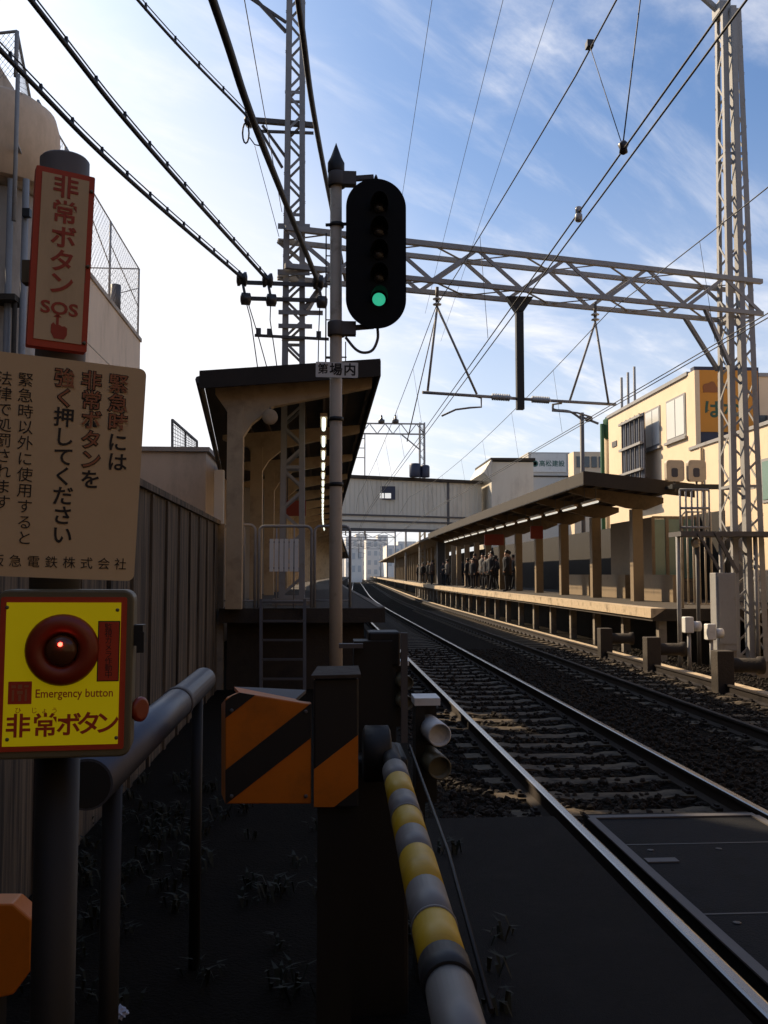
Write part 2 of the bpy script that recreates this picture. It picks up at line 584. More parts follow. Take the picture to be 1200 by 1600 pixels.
def frame(c, rz=0.0, roll=0.0):
    """a board frame: local x right, y up, z towards the reader (-Y of the world when rz = 0)"""
    return Matrix.Translation(c) @ Matrix.Rotation(R(rz), 4, 'Z') @ Matrix.Rotation(R(90), 4, 'X') @ Matrix.Rotation(R(roll), 4, 'Z')


def board(mb, Fm, x0, x1, y0, y1, z0, z1, rad=0.0, seg=5):
    """a (rounded) board in a frame"""
    pts = []
    if rad > 0:
        for cxx, cyy, a0 in ((x1 - rad, y1 - rad, 0), (x0 + rad, y1 - rad, 90), (x0 + rad, y0 + rad, 180), (x1 - rad, y0 + rad, 270)):
            for k in range(seg + 1):
                a = R(a0 + 90 * k / seg)
                pts.append((cxx + rad * math.cos(a), cyy + rad * math.sin(a)))
    else:
        pts = [(x0, y0), (x1, y0), (x1, y1), (x0, y1)]
    lo = [Fm @ Vector((x, y, z0)) for x, y in pts]
    d = (Fm.to_3x3() @ Vector((0, 0, 1))) * (z1 - z0)
    mb.prism(lo, d)
    return mb


def yrange(a, b, near=5.0):
    ys = [a]
    y = a
    while y < b:
        y += near if y < 30 else (4.0 if y < 90 else 12.0)
        ys.append(min(y, b))
    return ys


# =================================================================== THE SETTING
# ---- ground: one sheet to the horizon, track bed, crossing road
g = MB()
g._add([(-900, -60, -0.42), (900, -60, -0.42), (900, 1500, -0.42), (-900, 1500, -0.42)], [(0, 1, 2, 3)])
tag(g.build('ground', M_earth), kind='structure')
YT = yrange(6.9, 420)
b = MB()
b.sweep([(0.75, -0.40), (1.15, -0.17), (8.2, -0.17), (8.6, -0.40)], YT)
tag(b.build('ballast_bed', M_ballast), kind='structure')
# crossing roadway, running left-right past the camera
b = MB()
b.mm((-2.2, -9, -0.40), (1.715, 3.6, -0.012))
b.mm((0.62, 3.602, -0.40), (1.715, 6.88, -0.012)); b.mm((3.44, -9, -0.40), (4.93, 6.6, -0.012)); b.mm((6.69, -9, -0.40), (30, 6.6, -0.012))
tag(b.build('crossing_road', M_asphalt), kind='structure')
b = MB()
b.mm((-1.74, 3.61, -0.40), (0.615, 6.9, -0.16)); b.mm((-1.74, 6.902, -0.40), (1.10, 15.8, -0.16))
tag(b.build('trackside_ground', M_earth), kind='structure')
# cable trough / kerb in front of the right platform
b = MB()
b.sweep([(6.86, -0.3), (6.86, -0.10), (7.12, -0.10), (7.12, -0.3)], yrange(10.5, 200))
tag(b.build('trackside_kerb', M_edge), kind='structure')

# ---- rails
RPROF = [(-0.066, -0.168), (0.066, -0.168), (0.066, -0.152), (0.012, -0.128), (0.012, -0.042), (0.034, -0.03),
         (0.034, -0.004), (0.022, 0.0), (-0.022, 0.0), (-0.034, -0.004), (-0.034, -0.03), (-0.012, -0.042), (-0.012, -0.128), (-0.066, -0.152)]


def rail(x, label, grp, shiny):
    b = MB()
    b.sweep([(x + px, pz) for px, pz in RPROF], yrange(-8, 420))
    o = b.build('rail', [M_rustshade, M_rail])
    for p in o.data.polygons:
        if p.center.z > -0.0035 and shiny:  # far rails keep dark tops, shade and dark reflections put into colour
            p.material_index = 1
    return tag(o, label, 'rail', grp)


TC1, TC2 = 2.57, 5.80
rail(TC1 - 0.75, 'shiny worn rail nearest the striped crossing boom', 'rails of the near track', True)
rail(TC1 + 0.75, 'shiny worn rail on the far side of the near track', 'rails of the near track', True)
rail(TC2 - 0.75, 'shade-coloured dull rail in the middle of the track bed beyond the near track', 'rails of the far track', False)
rail(TC2 + 0.75, 'shade-coloured dull rail running beside the trackside kerb of the right platform', 'rails of the far track', False)

# ---- sleepers
b = MB()
b.prism([(-1.05, 0, -0.25), (1.05, 0, -0.25), (1.05, 0, -0.165), (0.5, 0, -0.160), (0.4, 0, -0.178), (-0.4, 0, -0.178), (-0.5, 0, -0.160), (-1.05, 0, -0.165)], (0, 0.24, 0))
for xx in (-0.75, 0.75):
    for sx_ in (-1, 1):
        b.mm((xx + sx_ * 0.068, 0.06, -0.168), (xx + sx_ * 0.125, 0.18, -0.135), mi=1)
        b.mm((xx + sx_ * 0.085, 0.09, -0.135), (xx + sx_ * 0.11, 0.15, -0.115), mi=1)
sl = b.build('railway_sleeper', [M_sleeper, M_rustshade])
sl.location = (TC1, 7.4, 0.012)
tag(sl, 'grey concrete sleeper under the rails of the near track', 'sleeper', 'sleepers of the near track')
for i in range(1, 80):
    c = sl.copy(); COL.objects.link(c)
    Y = 7.4 + 0.6 * i
    c.location = (TC1 + xo(Y), Y, 0.012)
for i in range(70):
    c = sl.copy(); COL.objects.link(c)
    Y = 7.6 + 0.6 * i
    c.location = (TC2 + xo(Y), Y, 0.012)
    c['label'] = 'grey concrete sleeper under the rails of the far track by the right platform'
    c['group'] = 'sleepers of the far track'

# ---- loose ballast stones (one mass nobody could count)
def stone_mass(n, seed):
    rnd = random.Random(seed)
    t_ = bmesh.new()
    bmesh.ops.create_icosphere(t_, subdivisions=1, radius=1.0)
    base = [v.co.copy() for v in t_.verts]
    fcs = [[v.index for v in f.verts] for f in t_.faces]
    t_.free()
    vs, fs = [], []
    for i in range(n):
        Y = 6.95 + 17 * rnd.random() ** 1.7
        X = rnd.uniform(0.95, 8.2)
        z = -0.172
        if min(abs(X - TC1 - 0.75), abs(X - TC1 + 0.75), abs(X - TC2 - 0.75), abs(X - TC2 + 0.75)) < 0.10:
            continue
        if ((Y - 7.4) % 0.6) < 0.26 and abs(X - TC1) < 1.05 and rnd.random() < 0.85:
            continue
        r = rnd.uniform(0.018, 0.042)
        a_ = Matrix.Rotation(rnd.uniform(0, 6.28), 3, (rnd.random(), rnd.random(), rnd.random() + 0.1))
        sc = Vector((rnd.uniform(0.7, 1.3), rnd.uniform(0.7, 1.2), rnd.uniform(0.5, 0.9))) * r
        k0 = len(vs)
        for p in base:
            q = a_ @ Vector((p.x * sc.x, p.y * sc.y, p.z * sc.z)) * rnd.uniform(0.8, 1.15)
            vs.append((q.x + X, q.y + Y, q.z + z + r * 0.3))
        fs += [[k0 + j for j in f] for f in fcs]
    me = bpy.data.meshes.new('ballast_stones')
    me.from_pydata(vs, [], fs)
    me.materials.append(M_stone)
    o = bpy.data.objects.new('ballast_stones', me)
    COL.objects.link(o)
    return tag(o, kind='stuff')


M_stone = mat('loose_stone', (0.022, 0.015, 0.009), 0.85, var=0.8, scale=9, spec=0.25)
stone_mass(16000, 3)

# ---- crossing panels between and beside the rails
b = MB()
b.prism([(TC1 - 0.62, 6.9, -0.16), (TC1 + 0.62, 6.9, -0.16), (TC1 + 0.62, 6.9, -0.006), (TC1 - 0.62, 6.9, -0.006)], (0, -15, 0))
p1 = tag(b.build('crossing_deck', M_slab), 'dark concrete crossing deck with pale edge strips between the two shiny rails', 'crossing deck')
b = MB()
for s in (-1, 1):
    b.mm((TC1 + s * 0.61 - 0.03, -8, -0.005), (TC1 + s * 0.61 + 0.03, 6.75, 0.006))
b.mm((TC1 - 0.62, 6.75, -0.005), (TC1 + 0.62, 6.82, 0.006))
b.mm((TC1 - 0.56, 5.72, -0.005), (TC1 - 0.36, 5.80, 0.003))
b.mm((TC1 - 0.56, 3.55, -0.005), (TC1 + 0.1, 3.61, 0.003))
b.build('edge_strip', M_galvdark, p1)
b = MB()
for k in range(7):
    Y = 6.1 - 1.25 * k
    b.mm((TC1 - 0.58, Y, -0.0055), (TC1 + 0.58, Y + 0.018, -0.0035))
    for xx in (-0.45, 0.0, 0.45):
        b.lathe([(0.022, -0.0055), (0.022, -0.002), (0.012, -0.0015)], (0, 0, 1), (TC1 + xx, Y - 0.12, 0), 8)
build_each(b, 'joint', M_hazblack, p1)
b = MB()
b.mm((TC2 - 0.62, -9, -0.16), (TC2 + 0.62, 6.6, -0.006))
tag(b.build('crossing_deck', M_slab), 'plain dark concrete crossing deck between the two dull rails', 'crossing deck')

# =================================================================== LEFT PLATFORM
PZL = 1.20
PEND = 15.6
lp = thing('platform', 'dark solid platform with a short ladder at its end behind the signal', 'platform', (0, PEND, 0))
b = MB()
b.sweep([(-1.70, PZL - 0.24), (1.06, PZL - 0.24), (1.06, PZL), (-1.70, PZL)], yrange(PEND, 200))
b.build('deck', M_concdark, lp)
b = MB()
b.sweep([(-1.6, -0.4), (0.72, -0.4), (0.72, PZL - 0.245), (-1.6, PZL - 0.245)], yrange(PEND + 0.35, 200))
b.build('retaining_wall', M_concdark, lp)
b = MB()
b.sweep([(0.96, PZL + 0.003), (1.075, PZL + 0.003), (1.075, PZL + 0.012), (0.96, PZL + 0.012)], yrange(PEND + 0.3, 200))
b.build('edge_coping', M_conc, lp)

# ladder at the platform end
lad = thing('ladder', 'short grey steel ladder leaning on the end of the left platform', 'ladder', atY(441, 1075, 15.0))
l0, l1 = atY(408, 937, PEND - 0.06), atY(408, 1080, PEND - 0.5)
r0, r1 = atY(476, 937, PEND - 0.06), atY(476, 1080, PEND - 0.5)
MB().bar(l0, l1, 0.09, 0.05).build('side_rail', M_galvdark, lad)
MB().bar(r0, r1, 0.09, 0.05).build('side_rail', M_galvdark, lad)
for k in range(5):
    t = 0.03 + k * 0.21
    MB().bar(l0.lerp(l1, t), r0.lerp(r1, t), 0.10, 0.03).build('rung', M_galvdark, lad)

# ---- left canopy
CF = 15.0


def roofz(x):
    return 4.93 + 0.085 * (x + 1.94)


def xl(Y):
    return -1.94 - 0.081 * (min(Y, 40) - CF)


XR = 0.92
cp = thing('platform_canopy', 'dark canopy roof on haunched cream columns pierced by the lattice mast', 'canopy', (-0.5, CF, PZL))
b = MB()
ys = yrange(CF, 200)
rings = []
for Y in ys:
    o_ = xo(Y)
    a, c = xl(Y), XR
    rings.append([b.bm.verts.new(p) for p in ((a + o_, Y, roofz(a)), (c + o_, Y, roofz(c)), (c + o_, Y, roofz(c) + 0.09), (a + o_, Y, roofz(a) + 0.09))])
for a, c in zip(rings, rings[1:]):
    for k in range(4):
        b.bm.faces.new((a[k], a[(k + 1) % 4], c[(k + 1) % 4], c[k]))
b.bm.faces.new(rings[0]); b.bm.faces.new(list(reversed(rings[-1])))
b.build('roof', M_roof, cp)
# fascia at the near end, side fascia
b = MB()
b.prism([(xl(CF) - 0.05, CF - 0.03, roofz(xl(CF)) - 0.17), (XR + 0.02, CF - 0.03, roofz(XR) - 0.17), (XR + 0.02, CF - 0.03, roofz(XR) + 0.12), (xl(CF) - 0.05, CF - 0.03, roofz(xl(CF)) + 0.12)], (0, 0.03, 0))
b.build('end_fascia', M_roof, cp)
b = MB()
for Y0, Y1 in zip(ys, ys[1:]):
    b.prism([(XR + xo(Y0), Y0 + 0.01, roofz(XR) - 0.16), (XR + xo(Y1), Y1, roofz(XR) - 0.16), (XR + xo(Y1), Y1, roofz(XR) + 0.10), (XR + xo(Y0), Y0 + 0.01, roofz(XR) + 0.10)], (0.03, 0, 0))
b.build('side_fascia', M_roof, cp)
b = MB()
for Y0, Y1 in zip(ys, ys[1:]):
    b.tube([(xl(Y0) + xo(Y0) - 0.06, Y0, roofz(xl(Y0)) - 0.02), (xl(Y1) + xo(Y1) - 0.06, Y1, roofz(xl(Y1)) - 0.02)], 0.06, 8)
b.build('gutter', M_galvdark, cp)
# purlins / soffit boards
b = MB()
for k in range(7):
    x = -1.6 + k * 0.4
    b.sweep([(x, roofz(x) - 0.09), (x + 0.06, roofz(x) - 0.09), (x + 0.06, roofz(x) - 0.002), (x, roofz(x) - 0.002)], ys)
b.build('purlin', M_soffit, cp)
COLX = -1.44
for k in range(24):
    Y = CF + 0.45 + 5.0 * k
    o_ = xo(Y)
    b = MB()
    b.mm((COLX - 0.13 + o_, Y - 0.13, PZL + 0.001), (COLX + 0.13 + o_, Y + 0.13, roofz(COLX) - 0.42))
    b.build('column', M_beam, cp)
    b = MB()
    # tapered cross beam with a haunch at the column
    xa, xb = xl(Y) + 0.2, XR - 0.1
    b.prism([(xa + o_, Y - 0.10, roofz(xa) - 0.20), (COLX - 0.2 + o_, Y - 0.10, roofz(COLX) - 0.42), (COLX + 0.12 + o_, Y - 0.10, roofz(COLX) - 0.95),
             (COLX + 0.26 + o_, Y - 0.10, roofz(COLX) - 0.72), (COLX + 0.62 + o_, Y - 0.10, roofz(COLX) - 0.42),
             (xb + o_, Y - 0.10, roofz(xb) - 0.26), (xb + o_, Y - 0.10, roofz(xb) - 0.10), (xa + o_, Y - 0.10, roofz(xa) - 0.10)], (0, 0.2, 0))
    b.build('cross_beam', M_beam, cp)
# strip lights hanging in a row under the canopy
for k in range(19):
    Y = CF + 1.0 + 2.2 * k
    o_ = xo(Y)
    t = thing('strip_light', 'bare lit fluorescent tube in the long row under the left canopy', 'strip light', (0.02 + o_, Y, 4.45), 'fluorescent tubes under the left canopy')
    b = MB(); b.mm((-0.04 + o_, Y, 4.50), (0.08 + o_, Y + 1.25, 4.56)); build_each(b, 'housing', M_beam, t)
    b = MB(); b.tube([(0.02 + o_, Y + 0.03, 4.46), (0.02 + o_, Y + 1.2, 4.46)], 0.035, 8); b.build('tube', M_tube, t)
    b = MB()
    for yy in (Y + 0.15, Y + 1.05):
        b.tube([(0.02 + o_, yy, 4.56), (0.02 + o_, yy, roofz(0.02) - 0.01)], 0.012, 6)
    b.build('hanger', M_galvdark, t)
# round speaker on the beam
sp = thing('loudspeaker', 'small round loudspeaker hanging under the left canopy beam', 'loudspeaker', atY(420, 650, CF + 0.30))
b = MB(); b.lathe([(0.05, -0.1), (0.09, -0.04), (0.13, 0.03), (0.13, 0.05), (0.02, 0.03)], (0, -1, 0), atY(422, 652, CF + 0.28), 18); b.build('horn', M_beam, sp)
b = MB(); b.tube([atY(422, 652, CF + 0.34), atY(422, 618, CF + 0.40)], 0.02, 6); b.build('bracket', M_galvdark, sp)

# guard railings at the platform end
RY = PEND + 0.25


def hoop(px0, px1, ytop, ybot, nb, label, Yd=RY):
    a = atY(px0, ytop, Yd); c = atY(px1, ytop, Yd); lo = PZL + 0.002
    t = thing('guard_railing', label, 'railing', ((a.x + c.x) / 2, Yd, lo))
    r = 0.10
    pts = [(a.x, Yd, lo), (a.x, Yd, a.z - r)]
    for k in range(1, 6):
        an = R(180 - 18 * k); pts.append((a.x + r + r * math.cos(an), Yd, a.z - r + r * math.sin(an)))
    for k in range(0, 6):
        an = R(90 - 18 * k); pts.append((c.x - r + r * math.cos(an), Yd, a.z - r + r * math.sin(an)))
    pts.append((c.x, Yd, lo))
    MB().tube(pts, 0.024, 8).build('frame', M_galv, t)
    for k in range(nb):
        x = a.x + (c.x - a.x) * (k + 1) / (nb + 1)
        MB().tube([(x, Yd, lo), (x, Yd, a.z - 0.01)], 0.013, 6).build('baluster', M_galv, t)
    MB().tube([(a.x, Yd, lo + 0.12), (c.x, Yd, lo + 0.12)], 0.016, 6).build('bottom_rail', M_galv, t)
    return t


hoop(349, 399, 820, 920, 2, 'rounded grey pipe railing at the left corner of the platform end')
hoop(405, 487, 822, 922, 2, 'rounded grey pipe railing behind the white board on the platform end')
hoop(492, 547, 822, 925, 1, 'rounded grey pipe railing partly behind the signal pole')
# white ribbed board on the railing
wb = thing('white_board', 'small ribbed white board fixed to the middle railing of the platform end', 'board', atY(444, 893, RY - 0.06))
b = MB()
for k in range(6):
    a = atY(421 + 7.8 * k, 893, RY - 0.06); c = atY(427.5 + 7.8 * k, 842, RY - 0.06)
    b.mm((a.x, RY - 0.075, a.z), (c.x, RY - 0.045, c.z))
b.build('slats', M_white, wb)
b = MB()
a = atY(420, 889, RY); c = atY(467, 846, RY)
b.mm((a.x, RY - 0.043, a.z), (c.x, RY - 0.027, a.z + 0.03)); b.mm((a.x, RY - 0.043, c.z - 0.03), (c.x, RY - 0.027, c.z))
b.build('batten', M_galvdark, wb)
# red hanging sign under the canopy
rs = thing('hanging_sign', 'red sign board hanging deep under the left canopy', 'sign', atY(460, 800, 24))
a = atY(444, 806, 24); c = atY(478, 782, 24)
MB().mm((a.x, 24, a.z), (c.x, 24.1, c.z)).build('panel', M_redsign, rs)
b = MB()
for x in (a.x + 0.08, c.x - 0.08):
    b.tube([(x, 24.05, c.z), (x, 24.05, roofz(x) - 0.02)], 0.015, 6)
b.build('hanger', M_galvdark, rs)

# =================================================================== CATENARY GANTRY
GL = 17.4
mastL = atY(459, 520, GL); mastL.z = 0
GR = 19.75
mastR = atY(1150, 520, GR); mastR.z = 0
gan = thing('catenary_gantry', 'grey lattice steel gantry spanning both tracks behind the signal', 'gantry', (mastL.x, GL, 0))


def lattice_mast(parent, c, z0, z1, w0, w1, leg, step, name='lattice_mast'):
    b = MB()
    b.mm((c.x - w0 / 2 - 0.12, c.y - w0 / 2 - 0.12, z0 - 0.3), (c.x + w0 / 2 + 0.12, c.y + w0 / 2 + 0.12, z0 + 0.12))
    root = b.build(name, M_conc, parent)
    def corner(sx, sy, z):
        w_ = w0 + (w1 - w0) * (z - z0) / (z1 - z0)
        return Vector((c.x + sx * w_ / 2, c.y + sy * w_ / 2, z))
    for sx in (-1, 1):
        for sy in (-1, 1):
            p, q = corner(sx, sy, z0), corner(sx, sy, z1)
            b = MB()
            b.bar(p + Vector((-sx * leg / 2, 0, 0)), q + Vector((-sx * leg / 2, 0, 0)), 0.014, leg)
            b.bar(p + Vector((0, -sy * leg / 2, 0)), q + Vector((0, -sy * leg / 2, 0)), leg, 0.014)
            b.build('leg', M_galv, root)
    b = MB()
    z = z0 + 0.15
    k = 0
    while z + step < z1:
        for (a, d) in (((-1, -1), (1, -1)), ((-1, 1), (1, 1)), ((-1, -1), (-1, 1)), ((1, -1), (1, 1))):
            if k % 2:
                a, d = d, a
            b.bar(corner(*a, z), corner(*d, z + step), 0.012, 0.048)
        if k % 6 == 0:
            for (a, d) in (((-1, -1), (1, -1)), ((-1, 1), (1, 1)), ((-1, -1), (-1, 1)), ((1, -1), (1, 1))):
                b.bar(corner(*a, z), corner(*d, z), 0.012, 0.06)
        z += step; k += 1
    b.build('bracing', M_galv, root)
    return root


mL = lattice_mast(gan, mastL, PZL, 14.5, 0.46, 0.32, 0.095, 0.40)
mR = lattice_mast(gan, mastR, -0.2, 14.5, 0.74, 0.42, 0.115, 0.62)
# thicker lit channel on the near-left corner of the right mast
b = MB(); b.bar((mastR.x - 0.03, mastR.y - 0.36, 0), (mastR.x + 0.0, mastR.y - 0.215, 14.5), 0.2, 0.12); b.build('channel', M_galv, mR)

# box-truss beam
zl = atY(440, 367, GL - 0.35).z
zr_top = atY(1182, 430, GR - 0.35).z
ztop = (zl + zr_top) / 2
BD = 0.72
axis = (mastR - mastL).normalized()
nrm = Vector((-axis.y, axis.x, 0))
A0 = mastL - axis * 0.25
A1 = mastR + axis * 0.42


def bp(t, side, top):
    p = A0.lerp(A1, t) + nrm * (side * BD / 2)
    return Vector((p.x, p.y, ztop if top else ztop - BD))


beam = MB()
beam.bar(bp(0, -1, 1), bp(1, -1, 1), 0.10, 0.10)
tb = beam.build('truss_beam', M_galv, gan)
for s, tp in ((1, 1), (-1, 0), (1, 0)):
    MB().bar(bp(0, s, tp), bp(1, s, tp), 0.09, 0.09).build('chord', M_galv, tb)
b = MB()
n = 11
for i in range(n):
    t0, t1 = i / n, (i + 1) / n
    for s in (-1, 1):
        if i % 2:
            b.bar(bp(t0, s, 0), bp(t1, s, 1), 0.03, 0.075)
        else:
            b.bar(bp(t0, s, 1), bp(t1, s, 0), 0.03, 0.075)
    for tp in (0, 1):
        if i % 2:
            b.bar(bp(t0, -1, tp), bp(t1, 1, tp), 0.05, 0.012)
        else:
            b.bar(bp(t0, 1, tp), bp(t1, -1, tp), 0.05, 0.012)
b.build('bracing', M_galv, tb)
# knee braces at both masts
b = MB()
for s in (-1, 1):
    b.bar(bp(0.86, s, 0), Vector((mastR.x - 0.30, mastR.y + s * 0.3, ztop - BD - 1.15)), 0.08)
build_each(b, 'knee_brace', M_galv, gan)
b = MB()
for s in (-1, 1):
    b.bar(bp(0.085, s, 0), Vector((mastL.x + 0.2, mastL.y + s * 0.18, ztop - BD - 0.75)), 0.08)
build_each(b, 'knee_brace', M_galv, gan)
b = MB()
for z in (ztop + 0.08, ztop - BD - 0.08):
    b.mm((mastL.x - 0.30, GL - 0.30, z - 0.05), (mastL.x + 0.30, GL - 0.27, z + 0.05))
zc = atY(470, 487, GL - 0.3).z
b.mm((mastL.x - 0.28, GL - 0.26, zc - 0.04), (mastL.x + 0.55, GL - 0.22, zc + 0.04))
b.mm((mastL.x - 0.28, GL - 0.26, zc - 0.30), (mastL.x + 0.35, GL - 0.22, zc - 0.22))
build_each(b, 'gusset', M_galv, mL)


def beamY(px):
    """depth of the beam's centre plane under this picture column"""
    d = ray(px, 450)
    k = (mastR.x - mastL.x) / (mastR.y - mastL.y)
    # solve x = mastL.x + k (y - mastL.y), x = d.x/d.y*y
    s = d.x / d.y
    return (mastL.x - k * mastL.y) / (s - k)


def disc_insulator(mb, top, h, r=0.075, n=3):
    z = top.z
    prof = [(0.02, 0)]
    for i in range(n):
        zz = -h * (i + 0.2) / n
        prof += [(0.025, zz), (r, zz - h * 0.28 / n), (r * 0.95, zz - h * 0.42 / n), (0.03, zz - h * 0.5 / n)]
    prof.append((0.02, -h))
    mb.lathe(prof, (0, 0, 1), top, 14)


# V-shaped hangers with their cross pipe
def hanger(ptop, pins, pl, pr):
    Yd = beamY(ptop[0])
    top = atY(*ptop, Yd)
    i0 = atY(*pins, Yd)
    b = MB(); b.tube([Vector((top.x, Yd, ztop - BD)), i0], 0.035, 8)
    hroot = b.build('hanger_bracket', M_galvdark, gan)
    b = MB(); disc_insulator(b, i0 + Vector((0, 0, 0.12)), 0.22, 0.09, 2); b.build('insulator', M_insul, hroot)
    low = i0 - Vector((0, 0, 0.1))
    MB().tube([low, atY(*pl, Yd)], 0.024, 8).build('leg', M_galv, hroot)
    MB().tube([low, atY(*pr, Yd)], 0.024, 8).build('leg', M_galv, hroot)
    return hroot


h1 = hanger((683, 455), (683, 472), (668, 613), (745, 616))
MB().tube([atY(683, 485, beamY(683)), atY(636, 690, beamY(683) + 0.9)], 0.012, 6).build('stay', M_galv, h1)
h2 = hanger((930, 480), (930, 496), (890, 627), (951, 631))
b = MB()
pa, pb, pc = atY(660, 613, beamY(660)), atY(810, 623, beamY(810)), atY(962, 632, beamY(962))
b.tube([pa, pb], 0.032, 8); b.tube([pb, pc], 0.032, 8)
cpipe = b.build('cross_pipe', M_galv, gan)
for px in (778, 840):
    Yd = beamY(px)
    c0 = pa.lerp(pc, (px - 660) / 302)
    b = MB()
    b.lathe([(0.035, -0.22)] + [(r, -0.2 + 0.04 * k + dz) for k in range(10) for r, dz in ((0.04, 0), (0.075, 0.012), (0.04, 0.03))] + [(0.035, 0.22)], (pc - pa), c0, 12)
    b.build('insulator', M_insul, cpipe)
# registration arms
for pts in ([(738, 618), (752, 622), (752, 636), (735, 637), (712, 640), (690, 650)], [(878, 630), (863, 632), (863, 642), (880, 643), (902, 645), (925, 652)]):
    Yd = beamY(pts[0][0])
    b = MB(); b.tube([atY(x, y, Yd + 0.05) for x, y in pts], 0.02, 8); b.build('registration_arm', M_galv, cpipe)
# dark drop post
Yd = beamY(811)
dp0 = atY(811, 458, Yd); dp1 = atY(811, 640, Yd)
b = MB()
b.mm((dp0.x - 0.075, Yd - 0.075, dp1.z), (dp0.x + 0.075, Yd + 0.075, ztop - BD - 0.05))
b.prism([(dp0.x - 0.28, Yd - 0.1, ztop - BD - 0.05), (dp0.x + 0.28, Yd - 0.1, ztop - BD - 0.05), (dp0.x + 0.08, Yd - 0.1, ztop - BD - 0.35), (dp0.x - 0.08, Yd - 0.1, ztop - BD - 0.35)], (0, 0.2, 0))
b.build('drop_post', M_black, gan)
# crossarms and bobbins on the left mast
b = MB()
p, q = atY(372, 441, GL - 0.25), atY(512, 446, GL - 0.25)
b.bar(p, q, 0.05, 0.07)
p2, q2 = atY(378, 466, GL - 0.25), atY(512, 470, GL - 0.25)
b.bar(p2, q2, 0.05, 0.07)
ca = b.build('crossarm', M_galvdark, gan)
for px, py in ((378, 436), (418, 438), (497, 441)):
    c0 = atY(px, py, GL - 0.36)
    b = MB(); b.lathe([(0.06, -0.10), (0.135, -0.08), (0.135, -0.04), (0.09, 0), (0.135, 0.04), (0.135, 0.08), (0.06, 0.10)], (1, 0.15, 0), c0, 16)
    b.lathe([(0.05, -0.10), (0.115, -0.08), (0.115, 0.08), (0.05, 0.10)], (1, 0.15, 0), atY(px + 6, py + 31, GL - 0.36), 14)
    b.bar(c0, atY(px + 6, py + 31, GL - 0.36), 0.05)
    b.build('bobbin', M_insuldark, ca)
b = MB(); b.bar(atY(398, 524, GL - 0.25), atY(514, 530, GL - 0.25), 0.04, 0.05)
lb = b.build('crossarm', M_galvdark, gan)
for px, py in ((404, 519), (421, 520), (498, 524)):
    c0 = atY(px, py, GL - 0.30)
    MB().box(c0, (0.09, 0.09, 0.14)).build('clamp', M_insuldark, lb)
b = MB(); b.bar(atY(385, 187, GL), atY(492, 196, GL), 0.09, 0.09)
b.bar(atY(405, 205, GL), atY(490, 208, GL), 0.04, 0.05)
b.bar(atY(402, 196, GL), atY(441, 262, GL), 0.04, 0.05); b.bar(atY(410, 196, GL), atY(446, 245, GL), 0.04, 0.05)
ua = b.build('crossarm', M_galvdark, gan)
b = MB()
c0 = atY(390, 190, GL - 0.1)
b.lathe([(0.04, -0.12), (0.10, -0.09), (0.10, 0.09), (0.04, 0.12)], (0, 1, 0.1), c0, 14)
b.build('insulator', M_insuldark, ua)
b = MB()
b.tube([atY(387, 195, GL - 0.1)] + [atY(384 + 5 * math.cos(t), 208 + 16 * math.sin(t), GL - 0.1) for t in [x * PI / 6 for x in range(-2, 12)]], 0.018, 6)
b.tube([atY(390, 215, GL - 0.1), atY(398, 226, GL - 0.1), atY(408, 228, GL - 0.1)], 0.012, 6)
b.build('cable_loop', M_cable, ua)
b = MB()
b.bar(atY(372, -30, GL), atY(447, 50, GL), 0.06); b.bar(atY(352, -30, GL), atY(447, 35, GL), 0.05)
b.build('upper_stay', M_galvdark, mL)
b = MB(); b.bar(atY(1092, -10, GR), atY(1128, 22, GR), 0.10); b.mm(atY(1118, 8, GR) - Vector((0, .2, 0)), atY(1136, 26, GR) + Vector((0, .2, 0)))
b.build('upper_arm', M_galv, mR)
# down leads from the left bobbins
b = MB()
for pts in ([(384, 470), (392, 500), (404, 585)], [(423, 470), (422, 500), (434, 582)], [(500, 470), (498, 520), (497, 575)], [(386, 468), (402, 520), (420, 585)]):
    b.tube([atY(x, y, GL - 0.36) for x, y in pts], 0.011, 6)
build_each(b, 'down_lead', M_wire, mL)

# =================================================================== WIRES


def spline(pts, n=8):
    pts = [Vector(p) for p in pts]
    if len(pts) < 3:
        return [pts[0].lerp(pts[-1], k / n) for k in range(n + 1)]
    P = [pts[0] * 2 - pts[1]] + pts + [pts[-1] * 2 - pts[-2]]
    o = []
    for i in range(1, len(P) - 2):
        for k in range(n):
            t = k / n
            a, b_, c, d = P[i - 1], P[i], P[i + 1], P[i + 2]
            o.append(0.5 * ((2 * b_) + (c - a) * t + (2 * a - 5 * b_ + 4 * c - d) * t * t + (3 * b_ - a - 3 * c + d) * t ** 3))
    o.append(pts[-1])
    return o


def overhead(xc, xm, label, near):
    """one track's overhead line: messenger, contact wires, droppers"""
    t = thing('overhead_line', label, 'overhead wire', (xc, 10, 5.2))
    ys = [-14, -6, 0, 4, 8, 12, 17.6, 24, 30, 36, 42, 50, 60, 75, 90, 110, 140]
    def zig(Y):
        return xc
    for dx in (0.0, 0.10):
        b = MB(); b.tube(spline([(zig(Y) + dx + xo(Y), Y, 5.17) for Y in ys], 3), 0.0085, 6); b.build('contact_wire', M_wire, t)
    def mz(Y):
        per = 44.0
        u = ((Y - 17.6) % per) / per
        return 6.92 - 2.18 * u * (1 - u)
    def mx(Y):
        return xm + (0.25 * min(1.0, max(0.0, (17.6 - Y) / 9.0)) if near else 0.0)
    b = MB()
    pts = [(mx(Y) + xo(Y), Y, mz(Y)) for Y in [-14 + 1.5 * k for k in range(110)]]
    b.tube(pts, 0.0085, 6); b.build('messenger_wire', M_wire, t)
    for Y in [13.2, 22, 27, 32, 37, 43, 48, 53]:
        b = MB(); b.tube([(mx(Y) + xo(Y), Y, mz(Y)), (zig(Y) + xo(Y), Y, 5.2)], 0.004, 5)
        b.build('dropper', M_wire, t)
    return t, zig, mz


